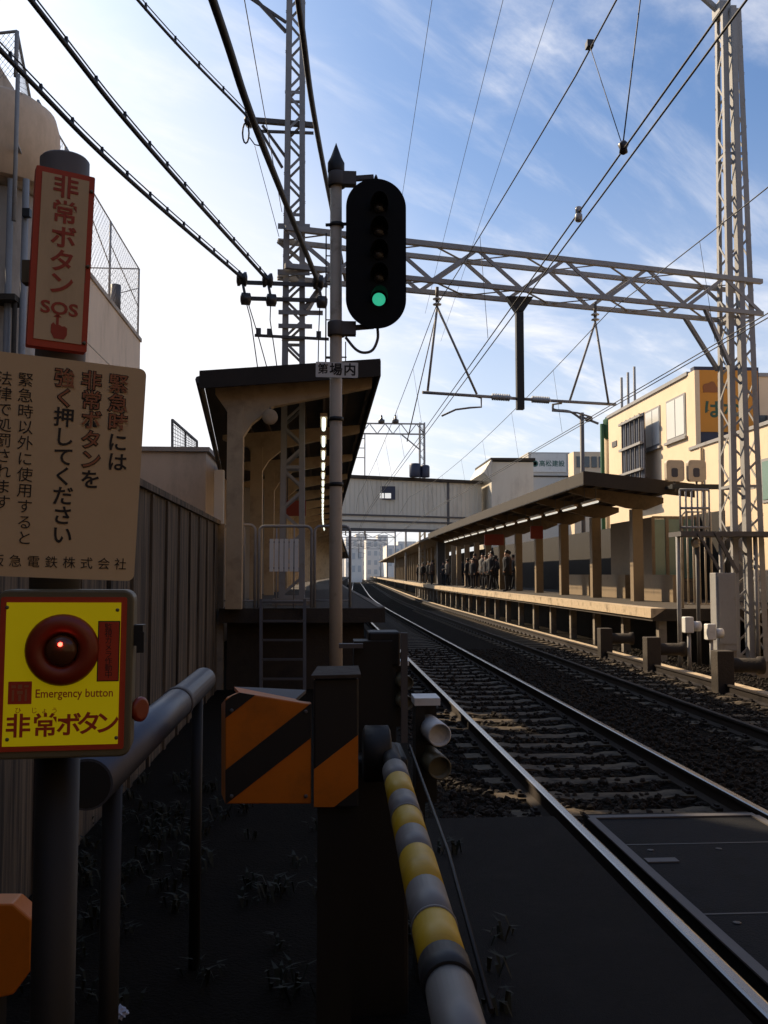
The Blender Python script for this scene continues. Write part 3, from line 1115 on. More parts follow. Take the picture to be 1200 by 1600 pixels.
ol1, zig1, mz1 = overhead(2.40, 2.17, 'twin contact wires and messenger over the near track above the signal', True)
ol2, zig2, mz2 = overhead(5.80, 5.6, 'twin contact wires and messenger over the far track by the beige building', False)
# pull-off with clamp and insulators seen near the top right
pc_ = atX(974, 232, 2.40)
b = MB(); b.lathe([(0.01, -0.05), (0.035, -0.035), (0.03, 0.0), (0.045, 0.03), (0.02, 0.06)], (0, 0, 1), pc_, 12); b.build('clamp', M_insuldark, ol1)
b = MB(); b.tube([pc_, atX(921, 70, 2.42)], 0.004, 5); b.tube([pc_ + Vector((0, 0, 0.05)), atX(1003, -20, 2.62)], 0.006, 5); b.build('dropper', M_wire, ol1)
pc2 = atX(904, 332, 2.40)
b = MB(); b.lathe([(0.02, -0.09), (0.035, -0.08), (0.035, -0.02), (0.02, -0.01), (0.03, 0.0), (0.03, 0.05), (0.01, 0.06)], (0, 0, 1), pc2, 10); b.build('insulator', M_insul, ol1)
pc3 = atX(921, 70, 2.42)
b = MB(); b.box(pc3, (0.06, 0.08, 0.06)); b.build('clamp', M_insuldark, ol1)


def cable(pts, r, label, grp=None, mat_=None, name='cable', cat='cable', n=8):
    b = MB(); b.tube(spline(pts, n), r, 8)
    o = b.build(name, mat_ or M_cable)
    return tag(o, label, cat, grp)


def lashed(pts, label, step=0.55, drop=0.085, r=0.030):
    """a carried cable lashed under a messenger strand with spacers"""
    t = thing('lashed_cable', label, 'cable', pts[-1], 'lashed feeder cables')
    s = spline(pts, 24)
    MB().tube([p + Vector((0, 0, drop)) for p in s], 0.010, 6).build('messenger_strand', M_cable, t)
    MB().tube(s, r, 8).build('feeder', M_cable, t)
    b = MB()
    acc = 0.0
    for a, c in zip(s, s[1:]):
        seg = (c - a).length
        acc += seg
        if acc > step:
            acc = 0
            b.bar(c - Vector((0, 0, 0.02)), c + Vector((0, 0, drop + 0.012)), 0.035)
    build_each(b, 'spacer', M_cable, t)
    return t


def up_at(px, py, z):
    return atZ(px, py, z)


endA, endB, endD = atY(380, 436, GL - 0.40), atY(418, 438, GL - 0.40), atY(497, 441, GL - 0.40)
a1 = up_at(0, 78, 7.5); a0 = a1 + (a1 - endA) * 0.9 + Vector((0, 0, 0.4))
lashed([a0, a1, up_at(190, 270, 7.15), endA], 'dark lashed feeder cable, the lower one of the two long left ones')
a1 = up_at(52, 5, 7.7); a0 = a1 + (a1 - endB) * 0.9 + Vector((0, 0, 0.4))
lashed([a0, a1, up_at(225, 222, 7.3), endB], 'dark lashed feeder cable, the upper one of the two long left ones')
endC = atY(390, 186, GL - 0.12)
a1 = up_at(217, 2, 10.6); a0 = a1 + (a1 - endC) * 1.5 + Vector((0, 0, 0.5))
lashed([a0, a1, endC], 'thin lashed cable ending at the crossarm of the left mast', 0.7, 0.09, 0.024)
a1 = up_at(333, 2, 7.6); a0 = a1 + (a1 - endD) * 0.8 + Vector((0, 0, 0.3))
cable([a0, a1, up_at(400, 200, 7.35), endD], 0.048, 'thick black cable slanting across the left mast to its crossarm')
a1 = up_at(466, 2, 8.9); eE = atY(519, 330, 17.9); a0 = a1 + (a1 - eE) * 0.8 + Vector((0, 0, 0.3))
cable([a0, a1, up_at(489, 170, 8.8), eE, atY(540, 440, 22)], 0.042, 'thick black cable passing just right of the left mast top')
for (p0, p1, z, lab) in (((675, 0), (640, 230), 8.6, 'thin faint wire over the signal head, leftmost of the three faint ones'),
                         ((786, 0), (704, 330), 8.2, 'thin faint wire over the gantry, middle one of the three faint ones'),
                         ((865, 0), (742, 372), 8.0, 'thin faint wire over the gantry, rightmost of the three faint ones')):
    a = up_at(*p0, z); c = up_at(*p1, z - 0.2)
    d = c - a
    cable([a - d * 1.2, a, c, c + d * 1.0], 0.0035, lab, 'faint thin wires', M_wire, 'thin_wire', 'wire')
a = up_at(382, 0, 9.2); c = up_at(412, 170, 9.2)
cable([a - (c - a), a, c, c + (c - a) * 1.5], 0.007, 'thin pale wire dropping behind the thick black cable', None, M_galv, 'thin_wire', 'wire')
a = atY(398, 228, GL - 0.1); c = atY(436, 370, GL - 0.2)
cable([a, c], 0.006, 'thin wire hanging from the cable loop on the mast', None, M_wire, 'thin_wire', 'wire')

# =================================================================== RIGHT PLATFORM
PZR = 1.0
RS = 20.2
rp = thing('platform', 'long platform on concrete posts with a sunlit edge and waiting people', 'platform', (7.3, RS, 0))
b = MB()
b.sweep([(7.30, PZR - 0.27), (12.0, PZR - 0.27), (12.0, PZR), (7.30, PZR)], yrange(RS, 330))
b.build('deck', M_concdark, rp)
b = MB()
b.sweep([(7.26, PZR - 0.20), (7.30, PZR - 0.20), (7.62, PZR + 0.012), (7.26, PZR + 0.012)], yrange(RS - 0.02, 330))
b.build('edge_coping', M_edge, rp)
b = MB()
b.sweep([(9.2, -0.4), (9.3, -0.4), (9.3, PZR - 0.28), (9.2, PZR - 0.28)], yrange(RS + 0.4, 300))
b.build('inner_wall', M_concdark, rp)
for k in range(26):
    Y = RS + 0.25 + 2.45 * k
    MB().mm((7.50 + xo(Y), Y - 0.09, -0.3), (7.68 + xo(Y), Y + 0.09, PZR - 0.272)).build('leg', M_conc, rp)
# A-shaped stay leaning on a leg
b = MB()
pa = atX(858, 965, 7.25); pb = atX(866, 1000, 7.3)
# ---- right canopy
RC = 24.0
RXE, RXI = 6.92, 9.85


def rz_(x):
    return 4.38 - 0.11 * (x - RXE)


rc = thing('platform_canopy', 'long dark brown canopy over the waiting people with strip lights along its eave', 'canopy', (8.97, RC, PZR))
ys = yrange(RC, 62)
b = MB(); b.sweep([(RXE, rz_(RXE)), (RXI, rz_(RXI)), (RXI, rz_(RXI) + 0.08), (RXE, rz_(RXE) + 0.08)], ys); b.build('roof', M_roof, rc)
b = MB(); b.sweep([(RXE - 0.03, rz_(RXE) - 0.26), (RXE - 0.003, rz_(RXE) - 0.26), (RXE - 0.003, rz_(RXE) + 0.10), (RXE - 0.03, rz_(RXE) + 0.10)], ys); b.build('side_fascia', M_roof, rc)
b = MB()
b.prism([(RXE - 0.05, RC - 0.03, rz_(RXE) - 0.26), (RXI + 0.03, RC - 0.03, rz_(RXI) - 0.26), (RXI + 0.03, RC - 0.03, rz_(RXI) + 0.11), (RXE - 0.05, RC - 0.03, rz_(RXE) + 0.11)], (0, 0.028, 0))
b.build('end_fascia', M_roof, rc)
b = MB()
for k in range(6):
    x = RXE + 0.25 + 0.45 * k
    b.sweep([(x, rz_(x) - 0.10), (x + 0.07, rz_(x) - 0.10), (x + 0.07, rz_(x) - 0.002), (x, rz_(x) - 0.002)], ys)
b.build('purlin', M_soffit, rc)
for k in range(10):
    Y = 26.0 + 4.0 * k
    o_ = xo(Y)
    MB().mm((8.82 + o_, Y - 0.14, PZR + 0.002), (9.12 + o_, Y + 0.14, 3.62)).build('column', M_col, rc)
    b = MB()
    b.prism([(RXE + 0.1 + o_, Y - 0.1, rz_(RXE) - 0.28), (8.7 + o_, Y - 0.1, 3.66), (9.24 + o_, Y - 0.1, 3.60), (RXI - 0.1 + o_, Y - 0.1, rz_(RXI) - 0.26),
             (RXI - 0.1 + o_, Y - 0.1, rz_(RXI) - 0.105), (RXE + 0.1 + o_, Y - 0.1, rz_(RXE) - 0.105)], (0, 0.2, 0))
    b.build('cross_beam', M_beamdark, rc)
# second, farther canopy with a paler roof
rc2 = thing('platform_canopy', 'far canopy section with a sunlit pale roof edge beyond the footbridge', 'canopy', (9, 64, PZR))
ys2 = yrange(64, 200)
b = MB(); b.sweep([(7.3, 4.3), (12.2, 4.1), (12.2, 4.25), (7.3, 4.45)], ys2); b.build('roof', M_conc, rc2)
for k in range(24):
    Y = 65 + 4.0 * k
    o_ = xo(Y)
    MB().mm((8.82 + o_, Y - 0.14, PZR + 0.002), (9.12 + o_, Y + 0.14, 4.18)).build('column', M_col, rc2)
# strip lights
for k in range(15):
    Y = RC + 0.6 + 2.2 * k
    o_ = xo(Y)
    x = 7.45 + o_
    t = thing('strip_light', 'lit strip light in the row under the right canopy eave', 'strip light', (x, Y, 3.70), 'strip lights under the right canopy')
    b = MB(); b.mm((x - 0.06, Y, 3.76), (x + 0.06, Y + 1.5, 3.82)); build_each(b, 'housing', M_beam, t)
    b = MB(); b.tube([(x, Y + 0.03, 3.73), (x, Y + 1.47, 3.73)], 0.03, 8); b.build('tube', M_tubedim, t)
    b = MB()
    for yy in (Y + 0.2, Y + 1.3):
        b.tube([(x, yy, 3.82), (x, yy, rz_(7.45) - 0.01)], 0.012, 6)
    b.build('hanger', M_galvdark, t)
# back fence / benches / low walls on the right platform
pw = thing('low_wall', 'low cream concrete parapet behind the columns of the right platform', 'wall', (9.7, 31, PZR))
for i in range(3):
    Y0 = RC + 0.8 + 4 * i
    MB().mm((9.55, Y0, PZR + 0.002), (9.72, Y0 + 3.2, PZR + 0.75)).build('panel', M_col, pw)
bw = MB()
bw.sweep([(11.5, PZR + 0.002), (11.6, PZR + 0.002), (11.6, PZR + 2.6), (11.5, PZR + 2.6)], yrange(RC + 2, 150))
tag(bw.build('boundary_fence', M_innershade), 'solid fence, canopy shade in its colour, along the back of the right platform', 'fence')
# hanging signs
for (px0, py0, px1, py1, Y, lab, m_) in ((757, 835, 787, 852, 44, 'dark red sign board hanging under the right canopy far down', M_redsign),
                                         (829, 822, 848, 842, 35, 'bright red round-cornered sign under the right canopy', M_redsign)):
    a = atY(px0, py1, Y); c = atY(px1, py0, Y)
    t = thing('hanging_sign', lab, 'sign', ((a.x + c.x) / 2, Y, a.z))
    b = MB(); board(b, frame(((a.x + c.x) / 2, Y, (a.z + c.z) / 2)), -(c.x - a.x) / 2, (c.x - a.x) / 2, -(c.z - a.z) / 2, (c.z - a.z) / 2, -0.05, 0.05, 0.04); b.build('panel', m_, t)
    b = MB()
    for x in (a.x + 0.08, c.x - 0.08):
        b.tube([(x, Y, c.z), (x, Y, rz_(x) - 0.1)], 0.015, 6)
    b.build('hanger', M_galvdark, t)


# =================================================================== PEOPLE (small, on the right platform)
def make_person(ci, label, pose):
    root = thing('person', label, 'person', (0, 0, 0), 'people waiting on the right platform')
    bm = bmesh.new()
    def skin(chain_pts, edges, radii):
        me = bpy.data.meshes.new('skin_tmp')
        me.from_pydata(chain_pts, edges, [])
        ob = bpy.data.objects.new('skin_tmp', me)
        COL.objects.link(ob)
        m = ob.modifiers.new('s', 'SKIN')
        for i, r in enumerate(radii):
            me.skin_vertices[0].data[i].radius = (r, r * 0.85)
        me.skin_vertices[0].data[0].use_root = True
        ob.modifiers.new('ss', 'SUBSURF').levels = 1
        dg = bpy.context.evaluated_depsgraph_get()
        res = bpy.data.meshes.new_from_object(ob.evaluated_get(dg))
        bpy.data.objects.remove(ob)
        for p in res.polygons:
            p.use_smooth = True
        return res
    st, arm = pose
    V = [(0, 0, 0.92), (0, 0, 1.15), (0, 0, 1.36), (0, 0, 1.46), (0, -0.01, 1.54), (0, -0.015, 1.66),
         (0.10, 0, 0.84), (0.11, -st * 0.5, 0.47), (0.11, -st + 0.03, 0.08), (0.12, -st - 0.13, 0.04),
         (-0.10, 0, 0.84), (-0.11, st * 0.4, 0.47), (-0.11, st + 0.03, 0.08), (-0.12, st - 0.13, 0.04),
         (0.20, 0, 1.36), (0.25, 0.03, 1.10), (0.24, -0.08 - arm, 0.88 + arm), (0.235, -0.11 - arm, 0.80 + arm),
         (-0.20, 0, 1.36), (-0.25, 0.03, 1.10), (-0.24, -0.06, 0.87), (-0.235, -0.08, 0.78)]
    E = [(0, 1), (1, 2), (2, 3), (3, 4), (4, 5), (0, 6), (6, 7), (7, 8), (8, 9), (0, 10), (10, 11), (11, 12), (12, 13),
         (2, 14), (14, 15), (15, 16), (16, 17), (2, 18), (18, 19), (19, 20), (20, 21)]
    RR = [0.15, 0.14, 0.155, 0.07, 0.075, 0.10, 0.095, 0.062, 0.045, 0.04, 0.095, 0.062, 0.045, 0.04,
          0.075, 0.055, 0.042, 0.035, 0.075, 0.055, 0.042, 0.035]
    me = skin(V, E, RR)
    me.name = 'body'
    o = bpy.data.objects.new('body', me)
    for m in (M_skin, M_coat[ci], M_trouser):
        me.materials.append(m)
    for p in me.polygons:
        c = p.center
        p.material_index = 0 if (c.z > 1.45 or (abs(c.x) > 0.2 and c.z < 0.86 + arm * (c.x > 0))) else (1 if c.z > 0.86 else 2)
    COL.objects.link(o); o.parent = root
    # coat skirt and hair as clothing pieces
    b = MB(); b.lathe([(0.185, 0.72), (0.18, 0.95), (0.165, 1.12), (0.20, 1.33), (0.13, 1.45), (0.07, 1.475)], (0, 0, 1), (0, 0.0, 0), 16)
    b.bm.transform(Matrix.Diagonal((1.08, 0.8, 1, 1))); b.build('coat', M_coat[ci], root)
    b = MB(); b.lathe([(0.070, -0.03), (0.088, 0.02), (0.086, 0.08), (0.055, 0.12), (0.0, 0.13)], (0, 0.3, 1), (0, 0.02, 1.635), 14); b.build('hair', M_hair, root)
    return root


people = [make_person(0, 'person in a dark coat waiting in the shade of the long canopy', (0.03, 0.0)),
          make_person(1, 'person in a brown coat waiting in the shade of the long canopy', (0.08, 0.12)),
          make_person(2, 'person in a light grey coat waiting in the shade of the long canopy', (0.12, 0.2)),
          make_person(0, 'person in a dark coat stepping along the shaded platform', (0.20, 0.05))]
prng = random.Random(21)
spots = [(8.25, 47.5, 2), (8.6, 42.5, 0), (8.0, 40.0, 0), (8.3, 41.0, 1)]
for k in range(64):
    Yq = 43 + 45 * prng.random() ** 1.15
    spots.append((prng.uniform(7.75, 9.9), Yq, prng.choice([0, 0, 0, 3, 3, 1, 0, 2])))
used = set()
done = []
for x, Y, v in spots:
    if any(abs(x - a_) < 0.42 and abs(Y - b_) < 0.42 for a_, b_ in done) or abs(x - 8.97) < 0.42 and abs((Y - 26) % 4) < 0.5:
        continue
    done.append((x, Y))
    src = people[v]
    o = src if v not in used else copy_tree(src)
    used.add(v)
    o.location = (x + xo(Y), Y, PZR + 0.003)
    o.rotation_euler = (0, 0, -R(prng.gauss(85, 45)))
    s_ = prng.uniform(0.9, 1.07)
    o.scale = (s_, s_, s_)

# =================================================================== FOOTBRIDGE AND FAR BUILDINGS
FB = 70.0
fb = thing('footbridge', 'white clad station footbridge across the tracks with one small window', 'footbridge', (3, FB, 0))
p0 = atY(520, 742, FB); p1 = atY(762, 748, FB + 2); pb0 = atY(520, 822, FB)
zt, zb = atY(640, 741, FB).z, atY(640, 824, FB).z
xa, xb = p0.x - 1.0, p1.x
b = MB()
Yn, Yf = FB, FB + 4
skew = 2.2      # right end stands a little farther away


def fy(x, off=0.0):
    return FB + skew * (x - xa) / (xb - xa) * 2.2 + off


b.prism([(xa, fy(xa), zb), (xb, fy(xb), zb), (xb, fy(xb), zt - 0.25), (xa, fy(xa), zt - 0.25)], (0, 3.6, 0))
b.build('corridor', M_whiteclad, fb)
b = MB()
nx = int((xb - xa) / 0.35)
for k in range(nx):
    x = xa + 0.2 + k * 0.35
    b.mm((x, fy(x) - 0.035, zb + 1.02), (x + 0.06, fy(x) + 0.02, zt - 0.3))
b.build('cladding_rib', M_whiteclad, fb)
b = MB()
b.prism([(xa - 0.1, fy(xa) - 0.3, zt - 0.25), (xb + 0.1, fy(xb) - 0.3, zt - 0.25), (xb + 0.1, fy(xb) - 0.3, zt), (xa - 0.1, fy(xa) - 0.3, zt)], (0, 4.2, 0))
b.build('roof', M_concdark, fb)
b = MB()
for z_ in (zb + 1.0, zb + 0.55):
    b.bar((xa, fy(xa) - 0.08, z_), (xb, fy(xb) - 0.08, z_), 0.12, 0.12)
b.bar((xa, fy(xa) + 0.1, zb - 0.12), (xb, fy(xb) + 0.1, zb - 0.12), 0.3, 0.22)
b.build('girder', M_galvdark, fb)
wc = atY(600, 767, FB)
b = MB(); b.mm((wc.x - 1.0, fy(wc.x) - 0.06, wc.z - 0.52), (wc.x + 1.0, fy(wc.x) + 0.01, wc.z + 0.52)); wf = b.build('window', M_darkblue, fb)
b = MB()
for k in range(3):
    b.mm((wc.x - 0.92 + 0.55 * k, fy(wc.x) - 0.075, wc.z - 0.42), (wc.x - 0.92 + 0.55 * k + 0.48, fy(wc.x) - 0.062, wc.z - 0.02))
build_each(b, 'pane', M_skypane, wf)
b = MB(); b.mm((xb - 3.0, fy(xb - 3) - 0.05, zb), (xb - 2.8, fy(xb - 3) + 0.05, zt - 0.26)); b.mm((xb - 1.4, fy(xb) - 0.2, zb + 0.2), (xb - 1.25, fy(xb) + 0.05, zt - 0.26)); build_each(b, 'downpipe', M_galvdark, fb)
for x in (1.0, 9.2):
    b = MB(); b.mm((x - 0.3, FB + 1.2, -0.3), (x + 0.3, FB + 2.0, zb - 0.02)); b.build('pier', M_galvdark, fb)

# stair block right of the bridge, and the company building behind
sb = thing('stair_block', 'white stair block with a slanted eave at the right end of the footbridge', 'building', atY(790, 897, FB + 3))
a = atY(768, 760, FB + 3); c = atY(814, 722, FB + 3)
MB().mm((a.x, FB + 3, PZR - 0.02), (c.x + 1.0, FB + 10, c.z)).build('wall', M_whiteclad, sb)
b = MB(); b.prism([(a.x - 0.7, FB + 2.6, c.z - 0.9), (a.x, FB + 2.6, c.z - 1.6), (a.x, FB + 2.6, c.z + 0.1), (a.x - 0.1, FB + 2.6, c.z + 0.1)], (0, 7.4, 0)); b.build('eave', M_whiteclad, sb)
b = MB(); b.mm((a.x - 0.1, FB + 2.7, c.z + 0.1), (c.x + 1.1, FB + 10.3, c.z + 0.3)); b.build('roof', M_concdark, sb)
YB = 84.0
cb = thing('office_building', 'pale office building with a green lettered sign beyond the right canopy', 'building', atY(860, 897, YB))
a = atY(826, 760, YB); c = atY(890, 707, YB)
MB().mm((a.x, YB, -0.4), (c.x, YB + 12, c.z)).build('wall', M_offwhite, cb)
b = MB(); b.mm((a.x - 0.1, YB - 0.1, atY(830, 743, YB).z - 0.12), (c.x + 0.1, YB - 0.002, atY(830, 743, YB).z)); b.build('string_course', M_concdark, cb)
Fm = frame(atY(857, 725, YB - 0.03))
MB_ = MB(); board(MB_, Fm, -1.65, 1.65, -0.75, 0.95, 0.0, 0.06); sgn = MB_.build('sign_panel', M_white, cb)
Mt = Fm @ Matrix.Translation((0.30, 0, 0.065))
M_inkgreen = mat('green_lettering', (0.05, 0.13, 0.10), 0.6, var=0.1)
join_meshes([text('高松建設', 0.60, Mt, M_inkgreen, 'l', sgn, 0.012)], 'lettering', M_inkgreen, sgn)
b = MB(); b.lathe([(0.30, 0.06), (0.30, 0.075), (0.17, 0.078), (0.17, 0.06)], Fm.to_3x3() @ Vector((0, 0, 1)), Fm @ Vector((-1.28, 0.02, 0)), 20); b.build('emblem', M_inkgreen, sgn)
# a beige block between
mb_ = thing('apartment_block', 'small beige block with a row of windows beyond the canopy', 'building', atY(915, 897, 66))
a = atY(897, 760, 66); c = atY(938, 706, 66)
MB().mm((a.x, 66, -0.4), (c.x + 1, 67.5, c.z)).build('wall', M_beige, mb_)
for k in range(4):
    x = a.x + 0.2 + 0.55 * k
    MB().mm((x, 65.94, c.z - 1.15), (x + 0.4, 66.02, c.z - 0.35)).build('window', M_window, mb_)

# distant city blocks under and beyond the bridge, haze in their pale colours
random.seed(11)
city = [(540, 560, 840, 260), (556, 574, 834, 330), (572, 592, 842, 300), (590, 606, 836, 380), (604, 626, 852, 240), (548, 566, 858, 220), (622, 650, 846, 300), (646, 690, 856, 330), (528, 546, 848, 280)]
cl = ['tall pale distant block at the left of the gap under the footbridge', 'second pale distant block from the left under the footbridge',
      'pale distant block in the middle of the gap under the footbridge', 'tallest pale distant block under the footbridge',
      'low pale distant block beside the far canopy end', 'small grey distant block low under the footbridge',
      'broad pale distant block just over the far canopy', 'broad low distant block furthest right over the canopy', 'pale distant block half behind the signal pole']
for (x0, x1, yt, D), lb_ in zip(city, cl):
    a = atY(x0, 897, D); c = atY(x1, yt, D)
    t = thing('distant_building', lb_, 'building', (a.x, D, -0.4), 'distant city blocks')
    MB().mm((a.x, D, -0.4), (c.x, D + 14, c.z)).build('wall', M_hazewall, t)
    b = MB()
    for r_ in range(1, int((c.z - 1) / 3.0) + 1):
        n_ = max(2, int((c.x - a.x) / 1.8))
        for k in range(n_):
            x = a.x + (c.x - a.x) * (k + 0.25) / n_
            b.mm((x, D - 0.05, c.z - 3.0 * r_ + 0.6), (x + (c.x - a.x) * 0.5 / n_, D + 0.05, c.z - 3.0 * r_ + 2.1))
    build_each(b, 'window', M_hazewindow, t)

# small far gantry with pots
FG = 78.0
fg = thing('signal_gantry', 'small far lattice gantry with two insulator pots above the footbridge', 'gantry', atY(660, 897, FG))
z1 = atY(610, 662, FG).z; z2 = atY(610, 678, FG).z
xa2 = atY(540, 662, FG).x; xb2 = atY(663, 664, FG).x
b = MB()
b.bar((xa2, FG, z1), (xb2, FG, z1), 0.12); b.bar((xa2, FG, z2), (xb2, FG, z2), 0.12)
n = 10
for k in range(n):
    x0, x1 = xa2 + (xb2 - xa2) * k / n, xa2 + (xb2 - xa2) * (k + 1) / n
    b.bar((x0, FG, z1 if k % 2 else z2), (x1, FG, z2 if k % 2 else z1), 0.07)
b.build('truss_beam', M_galv, fg)
lattice_mast(fg, Vector((xb2 - 0.2, FG, 0)), -0.2, z1 + 0.1, 0.55, 0.5, 0.12, 0.6)
b = MB(); b.bar((xb2 - 2.0, FG, z2), (xb2 - 0.3, FG, z2 - 1.4), 0.1); b.build('knee_brace', M_galv, fg)
for px in (596, 618):
    c0 = atY(px, 657, FG)
    b = MB(); b.lathe([(0.1, -0.3), (0.28, -0.2), (0.28, 0.05), (0.12, 0.12), (0.08, 0.4), (0.02, 0.5)], (0, 0, 1), c0, 12); b.build('insulator', M_insuldark, fg)
b = MB()
x = atY(570, 700, FG).x
b.tube([(x, FG, z2), (x, FG, 5)], 0.06, 6)
for yy in (685, 700, 715):
    z = atY(560, yy, FG).z; b.bar((x - 1.6, FG, z), (x, FG, z), 0.07)
b.tube([(x - 1.6, FG, z2), (x - 1.6, FG, 5)], 0.06, 6)
b.build('ladder', M_galv, fg)
# farther line masts seen through the gap under the bridge
for i, (D, xl_, xr_, h_) in enumerate(((104, -2.6, 9.4, 7.6), (132, -2.4, 10.4, 8.0), (168, -1.8, 11.8, 8.2), (215, 0.0, 13.6, 8.6))):
    t = thing('line_gantry', ['slim grey line gantry seen just under the footbridge, nearest of the far row', 'slim grey line gantry under the footbridge, second of the far row',
                              'slim grey line gantry under the footbridge, third of the far row', 'slim grey line gantry under the footbridge, farthest of the far row'][i], 'gantry', (xl_, D, -0.2), 'far line gantries')
    for xx in (xl_, xr_):
        b = MB(); b.tube([(xx, D, -0.3), (xx, D, h_)], 0.12, 8); b.build('post', M_galv, t)
    b = MB(); b.bar((xl_, D, h_ - 0.3), (xr_, D, h_ - 0.3), 0.12); b.bar((xl_, D, h_ - 1.0), (xr_, D, h_ - 1.0), 0.10)
    for k in range(8):
        x0, x1 = xl_ + (xr_ - xl_) * k / 8, xl_ + (xr_ - xl_) * (k + 1) / 8
        b.bar((x0, D, h_ - (0.3 if k % 2 else 1.0)), (x1, D, h_ - (1.0 if k % 2 else 0.3)), 0.07)
    b.build('truss_beam', M_galv, t)
    for q in (0.3, 0.62):
        x = xl_ + (xr_ - xl_) * q
        b = MB(); b.tube([(x, D, h_ - 1.0), (x, D, 5.6)], 0.06, 6); b.bar((x, D, 5.7), (x + 1.2, D, 5.5), 0.06); b.build('drop_bracket', M_galvdark, t)
# tank on the bridge roof
tk = thing('water_tank', 'dark blue tank standing on the footbridge roof', 'tank', (atY(654, 737, FB + 2).x, FB + 2, zt))
c0 = Vector((atY(654, 737, FB + 2).x, FB + 2, zt))
b = MB(); b.lathe([(0.42, 0.0), (0.45, 0.05), (0.45, 0.95), (0.36, 1.06), (0.05, 1.1)], (0, 0, 1), c0 + Vector((-0.28, 0, 0)), 16); b.build('drum', M_darkblue, tk)
b = MB(); b.lathe([(0.36, 0.0), (0.38, 0.05), (0.38, 0.85), (0.3, 0.95), (0.05, 1.0)], (0, 0, 1), c0 + Vector((0.52, 0.2, 0)), 16); b.build('drum', M_darkblue, tk)

# =================================================================== RIGHT BUILDING
BX = 12.0
YN, YFAR = 29.5, 38.0
HZ = 8.30
LZ = 5.80
rb = thing('beige_building', 'sunlit beige building with white curtained windows behind the right platform', 'building', (BX, 30, 0))
MB().mm((BX, YN, -0.4), (BX + 9, YFAR, HZ)).build('wall', M_beige, rb)
MB().mm((BX, 12.0, -0.4), (BX + 9, YN - 0.002, LZ)).build('lower_wall', M_beige, rb)
b = MB()
b.mm((BX - 0.06, YN - 0.06, HZ), (BX + 9, YFAR + 0.06, HZ + 0.12)); b.build('parapet', M_galv, rb)
b = MB(); b.mm((BX - 0.05, 12.0, LZ), (BX + 0.35, YN - 0.07, LZ + 0.10)); b.build('parapet', M_galv, rb)
for (px0, px1) in ((1010, 1033), (1043, 1073)):
    Y1 = atX(px0, 700, BX).y; Y0 = atX(px1, 700, BX).y
    b = MB(); b.mm((BX - 0.03, Y0, 6.33), (BX + 0.02, Y1, 7.78)); wn = b.build('window', M_galv, rb)
    ym = (Y0 + Y1) / 2
    b = MB(); b.mm((BX - 0.045, Y0 + 0.08, 6.42), (BX - 0.031, ym - 0.03, 7.70)); b.build('pane', M_curtain, wn)
    b = MB(); b.mm((BX - 0.045, ym + 0.03, 6.42), (BX - 0.031, Y1 - 0.08, 7.70)); b.build('pane', M_curtain, wn)
    b = MB(); b.mm((BX - 0.10, Y0 - 0.1, 6.24), (BX - 0.001, Y1 + 0.1, 6.32)); b.build('sill', M_galv, wn)
# windows of the lower storey, seen between the mast legs
for (Y0, Y1, z0, z1) in ((19.2, 20.8, 3.9, 5.0), (16.4, 18.2, 3.9, 5.0), (22.5, 24.5, 3.7, 4.9)):
    b = MB(); b.mm((BX - 0.03, Y0, z0), (BX + 0.02, Y1, z1)); wn = b.build('window', M_galv, rb)
    b = MB(); b.mm((BX - 0.045, Y0 + 0.08, z0 + 0.08), (BX - 0.031, Y1 - 0.08, z1 - 0.08)); b.build('pane', M_greenglass, wn)
# dark glazed balcony on the end wall under the sign
a = atY(1086, 694, YN); 
b = MB(); b.mm((BX + 0.12, YN - 0.06, LZ + 0.02), (BX + 5.5, YN - 0.004, 7.0)); wn = b.build('balcony_window', M_window, rb)
b = MB()
for k in range(8):
    x = BX + 0.2 + 0.6 * k
    b.mm((x, YN - 0.10, LZ + 0.02), (x + 0.05, YN - 0.063, 6.98))
b.build('mullion', M_galvdark, wn)
b = MB(); b.mm((BX - 0.02, YN - 0.62, LZ + 0.11), (BX + 0.14, YN - 0.005, HZ + 0.05)); b.build('fin_wall', M_beige, rb)
b = MB()
for Y in (20.5, 26.2, 28.4):
    b.tube([(BX - 0.06, Y, 0.5), (BX - 0.06, Y, LZ - 0.05)], 0.05, 8)
build_each(b, 'downpipe', M_beam, rb)
# the orange sign on the end wall
os_ = thing('shop_sign', 'large orange sign box with dark lettering on the end wall of the beige building', 'sign', (BX + 1.3, YN - 0.3, 7.0))
c0 = atY(1087, 690, YN - 0.45); c1 = atY(1185, 574, YN - 0.45)
Fm = frame(((c0.x + c1.x) / 2, YN - 0.45, (c0.z + c1.z) / 2))
hw, hh = (c1.x - c0.x) / 2, (c1.z - c0.z) / 2
b = MB(); board(b, Fm, -hw, hw, -hh, hh, -0.3, 0.0); b.build('housing', M_darkblue, os_)
b = MB(); board(b, Fm, -hw + 0.05, hw - 0.05, -hh + 0.32, hh - 0.12, 0.001, 0.03); fc = b.build('face', M_orange, os_)
M_inkgreen2 = mat('dark_green_lettering', (0.03, 0.09, 0.05), 0.6, var=0.1)
M_inkbrown = mat('brown_emblem', (0.30, 0.10, 0.02), 0.6, var=0.1)
join_meshes([text('は', 0.62, Fm @ Matrix.Translation((-hw + 0.58, -0.22, 0.034)), M_inkgreen2, 'l', fc, 0.02)], 'lettering', M_inkgreen2, fc)
join_meshes([text('な', 0.62, Fm @ Matrix.Translation((-hw + 1.22, -0.22, 0.034)), M_inkgreen2, 'l', fc, 0.02)], 'lettering', M_inkgreen2, fc)
b = MB()
